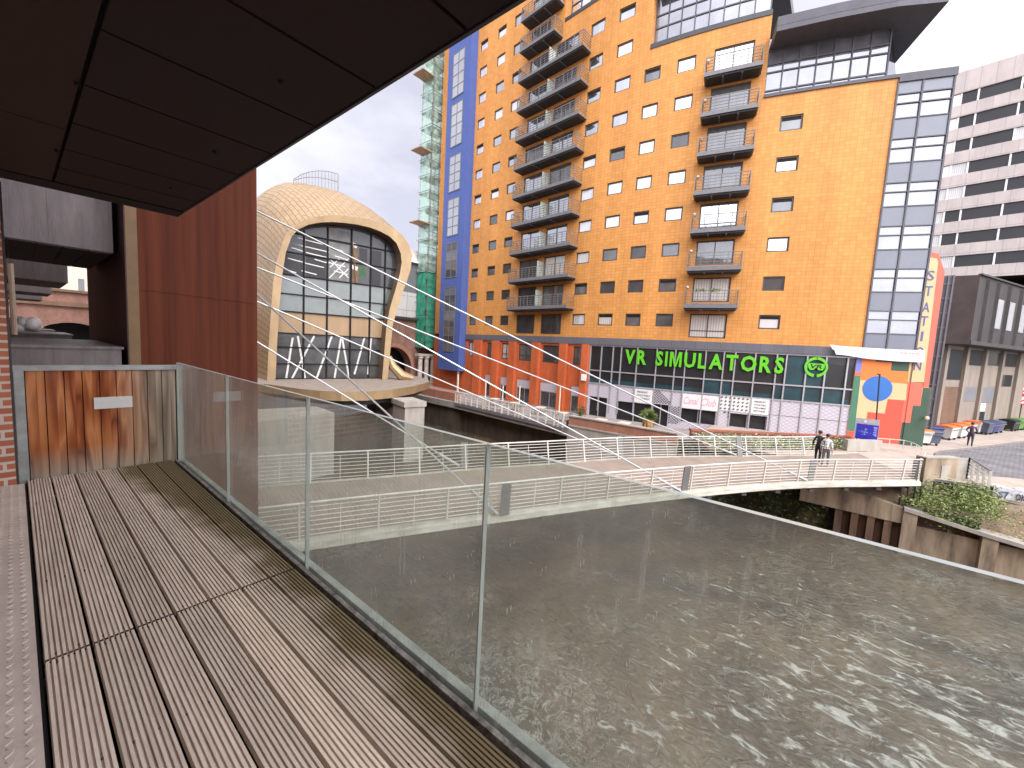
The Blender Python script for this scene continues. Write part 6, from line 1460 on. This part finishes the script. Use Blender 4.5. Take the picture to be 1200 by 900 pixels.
for _ in range(70):
    y = random.uniform(-6.1, -3.6); x = random.uniform(26.95, 28.7); st_.append((x, y, -1.2+(x-27)*.45))
for s0 in st_:
    d = Vector((random.uniform(-.5, .1), random.uniform(-.5, .3), random.uniform(.2, .6))); mb.tube(s0, Vector(s0)+d, .008, 4)
mb.build('stems', bu, 'stem')['kind'] = 'stuff'
mb = MB(); pts = []; pal = []
for s0 in st_:
    big = random.random()
    for _ in range(70):
        pts.append((s0[0]+random.gauss(-.12, .20), s0[1]+random.gauss(0, .24), s0[2]+abs(random.gauss(.2, .24))))
for _ in range(1500):     # the dense clump hanging over the coping
    y = random.uniform(-5.5, -3.75); hang = 1-((y+4.7)/1.0)**2
    pts.append((26.62+random.random()*.6, y, -1.42-(.3*max(0, hang))*random.random()+random.gauss(0, .12)))
leaves(mb, pts[:4900], .055, ['leaf', 'leaflight', 'leaflight']); leaves(mb, pts[4900:], .065, ['leaf', 'leaf', 'leafdark', 'leaflight'])
mb.build('foliage', bu, recalc=False)
mb = MB()
for _ in range(48):
    c = (random.uniform(26.65, 28.3), random.uniform(-5.9, -3.9), 0); c = (c[0], c[1], -1.25+(c[0]-27)*.5+random.uniform(.2, .45))
    for _ in range(14): leaves(mb, [(c[0]+random.gauss(0, .06), c[1]+random.gauss(0, .09), c[2]+random.gauss(0, .012))], .028, ['leafpale'], .1)
mb.build('flower_heads', bu, recalc=False)['kind'] = 'stuff'
bu2 = thing('bank_weeds', 'low yellow green weeds beside the banner fence at the right edge', 'weeds', (27.6, -7.5, -1.6))
mb = MB(); leaves(mb, [(random.uniform(27.0, 28.6), random.uniform(-9, -5.9), 0) for _ in range(1)], .01, ['leaf']); pts = []
for _ in range(900):
    x = random.uniform(26.9, 28.3); y = random.uniform(-9, -5.8); pts.append((x, y, ztop(y)+(x-27)*.85+abs(random.gauss(0, .10))))
leaves(mb, pts, .045, ['leaflight', 'leaf', 'palmfur']); mb.build('foliage', bu2, recalc=False)
bu3 = thing('wall_plant', 'small bright green plant in the corner under the bridge end', 'plant', (27, -3.2, -1.2))
mb = MB(); leaves(mb, [(26.95+random.gauss(0, .12), -3.25+random.gauss(0, .2), -1.15+abs(random.gauss(0, .14))) for _ in range(260)], .06, ['leaf', 'leaflight']); mb.build('foliage', bu3, recalc=False)
# pale concrete upstand behind the far railing
uw = MB(); S0, S1 = Vector((32.6, -.85, 0)), Vector((34.4, -2.55, 0)); dd = (S1-S0).normalized(); nn = Vector((dd.y, -dd.x, 0)); nn = nn if nn.x < 0 else -nn
uw.extr([S0+Vector((0, 0, -.05)), S1+Vector((0, 0, -.05)), S1+Vector((0, 0, .72)), S0+Vector((0, 0, .72))], -nn*.3, 'concrete')
tag(uw.build('concrete_upstand', loc=tuple(S0)), 'pale streaked concrete upstand below the blue map sign', 'wall')
er = thing('pavement_railing', 'low white railing curving from the map sign to the bridge end', 'railing', (34, -3.4, 0)); mb = MB()
EP = catmull([(34.6, -2.3, 0), (35.3, -3.6, 0), (34.2, -4.05, 0), (31.6, -4.1, 0), (28.6, -3.66, 0)], 6)
mb.path([p+Vector((0, 0, .8)) for p in EP], .022, 6)
for z in (.25, .5): mb.path([p+Vector((0, 0, z)) for p in EP], .008, 4)
mb.build('rails', er, 'steelwhite')
for i in range(0, len(EP), 3): mb = MB(); mb.bar(EP[i], EP[i]+Vector((0, 0, .8)), .04, .03); mb.build('post', er, 'steelwhite')
# map sign, lamp post
ms = thing('map_sign', 'blue and grey map sign on two dark posts in front of the mural', 'sign', (34.5, -1.75, 0))
s0, s1 = Vector((34.5, -1.20, 0)), Vector((34.5, -2.30, 0)); sdv = (s1-s0).normalized()
mb = MB(); mb.box(34.47, 34.53, -2.30, -1.20, .62, 1.98); mb.box(34.44, 34.56, -1.20, -1.14, .5, 1.95); mb.build('panel', ms, 'signgrey')
mb = MB(); mb.box(34.45, 34.468, -2.28, -1.22, .64, 1.62); mb.build('map_face', ms, 'signblue')
mb = MB()
for _ in range(26):
    y = -1.62+max(-.3, min(.3, random.gauss(0, .14))); z = 1.15+random.gauss(0, .13); mb.box(34.443, 34.449, y-random.uniform(.01, .09), y, z, z+random.uniform(.01, .05))
for z in (1.45, 1.37, 1.25, 1.12, 1.0, .92): mb.box(34.443, 34.449, -2.23, -2.08+random.uniform(-.05, .05), z, z+.05)
mb.build('map_drawing', ms, 'signmid')
mb = MB(); mb.lathe((0, 0, 0), [(.08, 0), (.08, .01)], 12); mb.v = [(34.46-z, -1.62+x, 1.80+y) for x, y, z in mb.v]; put_text(mb, 'LEEDS', lambda u, z, o: Vector((34.47-o, -u, z)), 1.74, 2.06, 1.75, 1.85, None, .01, 0, .01); mb.build('heading', ms, 'signwhite')
for y in (-1.3, -2.2): mb = MB(); mb.box(34.475, 34.525, y-.03, y+.03, 0, .62); mb.build('post', ms, 'binblack')
lp = thing('thin_black_pole', 'thin black pole rising across the painted blue oval', 'pole', (34.62, -1.95, 0))
a = atx(1025, 520, 35.2); b = atx(1031, 439, 35.2)
mb = MB(); mb.tube((35.2, a.y, 0), (35.2, b.y, b.z), .04, 8); mb.build('shaft', lp, 'binblack'); mb = MB(); mb.tube((35.2, b.y-.05, b.z), (35.2, b.y+.12, b.z+.02), .05, 8); mb.build('head', lp, 'binblack')
# bins
def bin_(lid, body, name='wheelie_bin', cat='bin', group='bins by the annex wall'):
    t = thing(name, '', cat, (0, 0, 0), group); mb = MB()
    mb.hexa([(-.55, -.42, .18), (.55, -.42, .18), (.55, .42, .18), (-.55, .42, .18), (-.64, -.5, .98), (.64, -.5, .98), (.64, .5, .98), (-.64, .5, .98)]); mb.box(-.67, .67, -.53, -.49, .92, .98); mb.build('body', t, body)
    mb = MB(); mb.extr([(-.68, -.54, .985), (-.68, .54, .985), (-.68, .5, 1.03), (-.68, .2, 1.10), (-.68, -.2, 1.10), (-.68, -.5, 1.03)], (1.36, 0, 0)); mb.build('lid', t, lid)
    for x in (-.45, .45):
        for y in (-.33, .33): mb = MB(); mb.tube((x-.03, y, .09), (x+.03, y, .09), .09, 10); mb.build('wheel', t, 'binblack')
    mb = MB(); mb.bar((-.6, -.56, .82), (.6, -.56, .82), .05, .05); mb.build('handle', t, 'railgrey')
    return t
bw_ = bin_('binorange', 'binwhite'); bl_ = bin_('binblue', 'binblue'); bg_ = bin_('bingreen', 'bingreen'); bk_ = bin_('binblack', 'binblack'); bv_ = bin_('binnavy', 'binnavy')
WA = math.atan2(dr.y, dr.x)
def bput(b, px, py, rz, lab, first=[]):
    p = atz(px, py, 0.)
    if b.name not in first: first.append(b.name); b.location = p; b.rotation_euler = (0, 0, rz); b['label'] = lab
    else: dup(b, p, rz, lab)
bput(bw_, 1108, 514.5, WA, 'white bin with orange lid, leftmost of the row along the annex wall')
bput(bw_, 1120, 512.5, WA, 'second white bin with orange lid from the left along the annex wall')
bput(bw_, 1128.5, 510.5, WA, 'third white bin with orange lid from the left along the annex wall')
bput(bw_, 1141, 507.5, WA, 'white orange-lidded bin just behind the walking person, next to the grey blue bin')
bput(bl_, 1151, 508.5, WA, 'grey blue bin left of the navy bin by the dark doorway')
bput(bv_, 1158, 507.5, WA, 'navy blue bin between two grey blue bins')
bput(bl_, 1164, 506.5, WA, 'grey blue bin right of the navy bin, under the dark doorway')
bput(bk_, 1181, 504.5, WA, 'black bin beside the green bin under the round road signs')
bput(bg_, 1188, 503.5, WA, 'left green bin next to the black bin')
bput(bg_, 1194, 503, WA, 'right green bin below the round road signs')
bput(bw_, 1073, 520, math.atan2(mu.y, mu.x), 'white bin with orange lid beside the red cone, against the mural')
bput(bl_, 1084, 520.5, math.atan2(mu.y, mu.x), 'grey blue bin at the right end of the mural')
bput(bv_, 1086.5, 515, math.atan2(mu.y, mu.x), 'navy bin tucked behind the grey blue bin at the mural end')
cn = thing('traffic_cone', 'red traffic cone in front of the orange lidded bin', 'cone', tuple(atz(1069, 521.5, 0)))
q = atz(1069, 521.5, 0); mb = MB(); mb.lathe(q, [(.17, .03), (.15, .05), (.05, .72), (.03, .75)], 14); mb.build('body', cn, 'cone', smooth=False)
mb = MB(); mb.box(q.x-.21, q.x+.21, q.y-.21, q.y+.21, 0, .03); mb.build('base', cn, 'cone'); mb = MB(); mb.lathe(q, [(.128, .30), (.098, .46)], 14); mb.build('band', cn, 'white')
# road signs
rs = thing('road_sign_post', 'dark post with two round red and white road signs at the right edge', 'road sign', tuple(atz(1192, 500, 0)))
q = atz(1192, 500, 0); mb = MB(); mb.tube(q, q+Vector((0, 0, 4.3)), .09, 8); mb.build('post', rs, 'binblack')
for z in (2.75, 3.75):
    for s_, m in ((.50, 'cone'), (.36, 'signwhite')):
        mb = MB(); mb.lathe((0, 0, 0), [(s_, 0), (s_, .04)], 20); mb.v = [(q.x-.12-zz-(.02 if m == 'signwhite' else 0), q.y+x-.1, q.z+z+y) for x, y, zz in mb.v]; mb.build('disc' if m == 'cone' else 'disc_face', rs, m)
    mb = MB(); mb.bar((q.x-.2, q.y-.4, q.z+z+.25), (q.x-.2, q.y+.2, q.z+z-.25), .02, .1); mb.build('symbol_bar', rs, 'cone')
ba = thing('wall_lamp', 'cream globe lamp on the dark green mural edge', 'lamp', tuple(MU(4.2, 2.1, .3)))
mb = MB(); mb.ball(MU(4.2, 2.05, .28), .13, n=10); mb.build('globe', ba, 'cream', smooth=True); mb = MB(); mb.bar(MU(4.2, 2.05, .0), MU(4.2, 2.05, .2), .04, .04); mb.build('bracket', ba, 'binblack')

# ================================================================== PEOPLE
def person(base, heading, h, pose, top_m, leg_m, hair_m, label, skin_shorts=False, sleeve=True, shoe='shoe'):
    """skeleton of joints -> skin modifier -> one continuous body; heading = direction faced (radians from +x)"""
    t = thing('person', label, 'person', tuple(base)); k = h/1.75
    J = {}; E = []; RAD = {}
    def j(n, x, y, z, r, par=None): J[n] = Vector((x, y, z))*k; RAD[n] = r*k; (E.append((par, n)) if par else None)
    sp = pose.get('stride', .1)
    j('pelvis', 0, 0, .95, .135); j('waist', 0, 0, 1.10, .125, 'pelvis'); j('chest', .01, 0, 1.30, .15, 'waist'); j('neckb', 0, 0, 1.45, .085, 'chest'); j('neck', .015, 0, 1.53, .055, 'neckb')
    j('head1', .03, 0, 1.60, .085, 'neck'); j('head2', .025, 0, 1.69, .088, 'head1')
    for s_, nm in ((1, 'l'), (-1, 'r')):
        st_ = sp*s_
        j('hip'+nm, 0, .085*s_, .90, .10, 'pelvis'); j('knee'+nm, .03+st_*.6, .095*s_, .49, .062, 'hip'+nm); j('ank'+nm, -.02+st_*1.1, .10*s_, .09, .042, 'knee'+nm)
        j('toe'+nm, .13+st_*1.1, .115*s_, .035, .034, 'ank'+nm); j('sh'+nm, 0, .165*s_, 1.405, .062, 'neckb')
        ax, ay, az = pose.get('elb'+nm, (-.04-st_*.5, .24, 1.13)); j('elb'+nm, ax, ay*s_, az, .044, 'sh'+nm)
        wx, wy, wz = pose.get('wri'+nm, (.06-st_*.7, .25, .88)); j('wri'+nm, wx, wy*s_, wz, .03, 'elb'+nm)
        dv = (J['wri'+nm]-J['elb'+nm]).normalized()*k; p = J['wri'+nm]/k; dv = dv/k
        j('palm'+nm, p.x+dv.x*.07, p.y+dv.y*.07, p.z+dv.z*.07, .03, 'wri'+nm)
        fwd_ = Vector((1, 0, 0)); acr = dv.cross(Vector((0, 1, 0))).normalized() if abs(dv.y) < .9 else fwd_
        pp = p+dv*.07
        for fi, (off, ln) in enumerate(((-.03, .075), (-.01, .085), (.01, .08), (.03, .065))):
            a = pp+acr*off+dv*.03; b = a+dv*ln*.6+Vector((0, -.012*s_, 0)); c = b+dv*ln*.4+Vector((0, -.02*s_, 0))
            j(f'f{fi}a'+nm, a.x, a.y, a.z, .010, 'palm'+nm); j(f'f{fi}b'+nm, b.x, b.y, b.z, .009, f'f{fi}a'+nm); j(f'f{fi}c'+nm, c.x, c.y, c.z, .008, f'f{fi}b'+nm)
        a = p+dv*.035+acr*-.035; b = a+acr*-.03+dv*.035; j('ta'+nm, a.x, a.y, a.z, .011, 'wri'+nm); j('tb'+nm, b.x, b.y, b.z, .009, 'ta'+nm)
    names = list(J); me = D.meshes.new('body'); me.from_pydata([J[n] for n in names], [(names.index(a), names.index(b)) for a, b in E], [])
    ob = D.objects.new('tmp_body', me); col.objects.link(ob)
    bm = bmesh.new(); bm.from_mesh(me); ly = bm.verts.layers.skin.verify(); bm.verts.ensure_lookup_table()
    for i, n in enumerate(names):
        v = bm.verts[i][ly]; r = RAD[n]; v.radius = (r*(1.25 if n in ('chest', 'waist', 'pelvis') else 1), r*(.85 if n in ('chest', 'waist', 'pelvis') else 1)); v.use_root = (n == 'pelvis')
    bm.to_mesh(me); bm.free()
    ob.modifiers.new('skin', 'SKIN').use_smooth_shade = True; ob.modifiers.new('sub', 'SUBSURF').levels = 1
    dg = bpy.context.evaluated_depsgraph_get(); dg.update(); m2 = D.meshes.new_from_object(ob.evaluated_get(dg)); D.objects.remove(ob); D.meshes.remove(me); m2.name = 'body'
    m2.materials.clear()
    for m in (top_m, leg_m, 'skin', shoe): m2.materials.append(MT[m])
    for p in m2.polygons:
        c = p.center/k; i = 0
        if c.z < .10: i = 3
        elif c.z < .98 and abs(c.y) < .2: i = 1
        elif c.z > 1.51: i = 2
        if skin_shorts and .1 <= c.z < .42 and i == 1: i = 2 if skin_shorts == 'skin' else 1
        if i == 0 and abs(c.y) > .2 and c.z < (1.12 if not sleeve else .90): i = 2
        if c.z < .98 and abs(c.y) >= .2 and c.z > .5: i = 2
        p.material_index = i; p.use_smooth = True
    b = D.objects.new('body', m2); col.objects.link(b); b.parent = t; WL[b.name] = Vector(base)
    def part(nm, fn, m):
        mb = MB(); fn(mb); me_ = mb.build(nm, t, m, smooth=True, loc=(0, 0, 0)); me_.parent = t; me_.location = (0, 0, 0)
    part('hair', lambda q: q.ball((.0, 0, 1.705*k), .108*k, .098*k, .095*k, 12), hair_m)
    part('nose', lambda q: q.ball((.128*k, 0, 1.625*k), .018*k, .014*k, .022*k, 8), 'skin')
    for s_ in (1, -1): part('ear', lambda q: q.ball((.02*k, .092*k*s_, 1.63*k), .02*k, .012*k, .03*k, 8), 'skin')
    for s_ in (1, -1): part('eye', lambda q: q.ball((.112*k, .034*k*s_, 1.655*k), .012*k, n=6), 'ink')
    t.rotation_euler = (0, 0, heading); return t
pa, pb_ = atz(958, 545.5, .02), atz(966, 547.0, .02)
pa = atz(957, 543.5, .02)
away = math.atan2(-2.2, 5)
person(pa, R_(-8), 1.78, {'stride': .12}, 'clothblack', 'clothblack', 'hair', 'person in black walking on the bridge beside someone in a plaid shirt')
person(pb_, R_(-8), 1.72, {'stride': -.11}, 'clothwhite', 'clothgrey', 'hair', 'person in a white plaid shirt walking on the bridge')
person(atz(1136, 523, 0), R_(-10), 1.72, {'stride': .1, 'elbl': (.05, .27, 1.15), 'wril': (.16, .14, 1.0), 'elbr': (.05, .27, 1.15), 'wrir': (.16, .14, 1.0)}, 'clothpurple', 'denim', 'hair', 'person in dark purple walking past the white bins', shoe='ink')
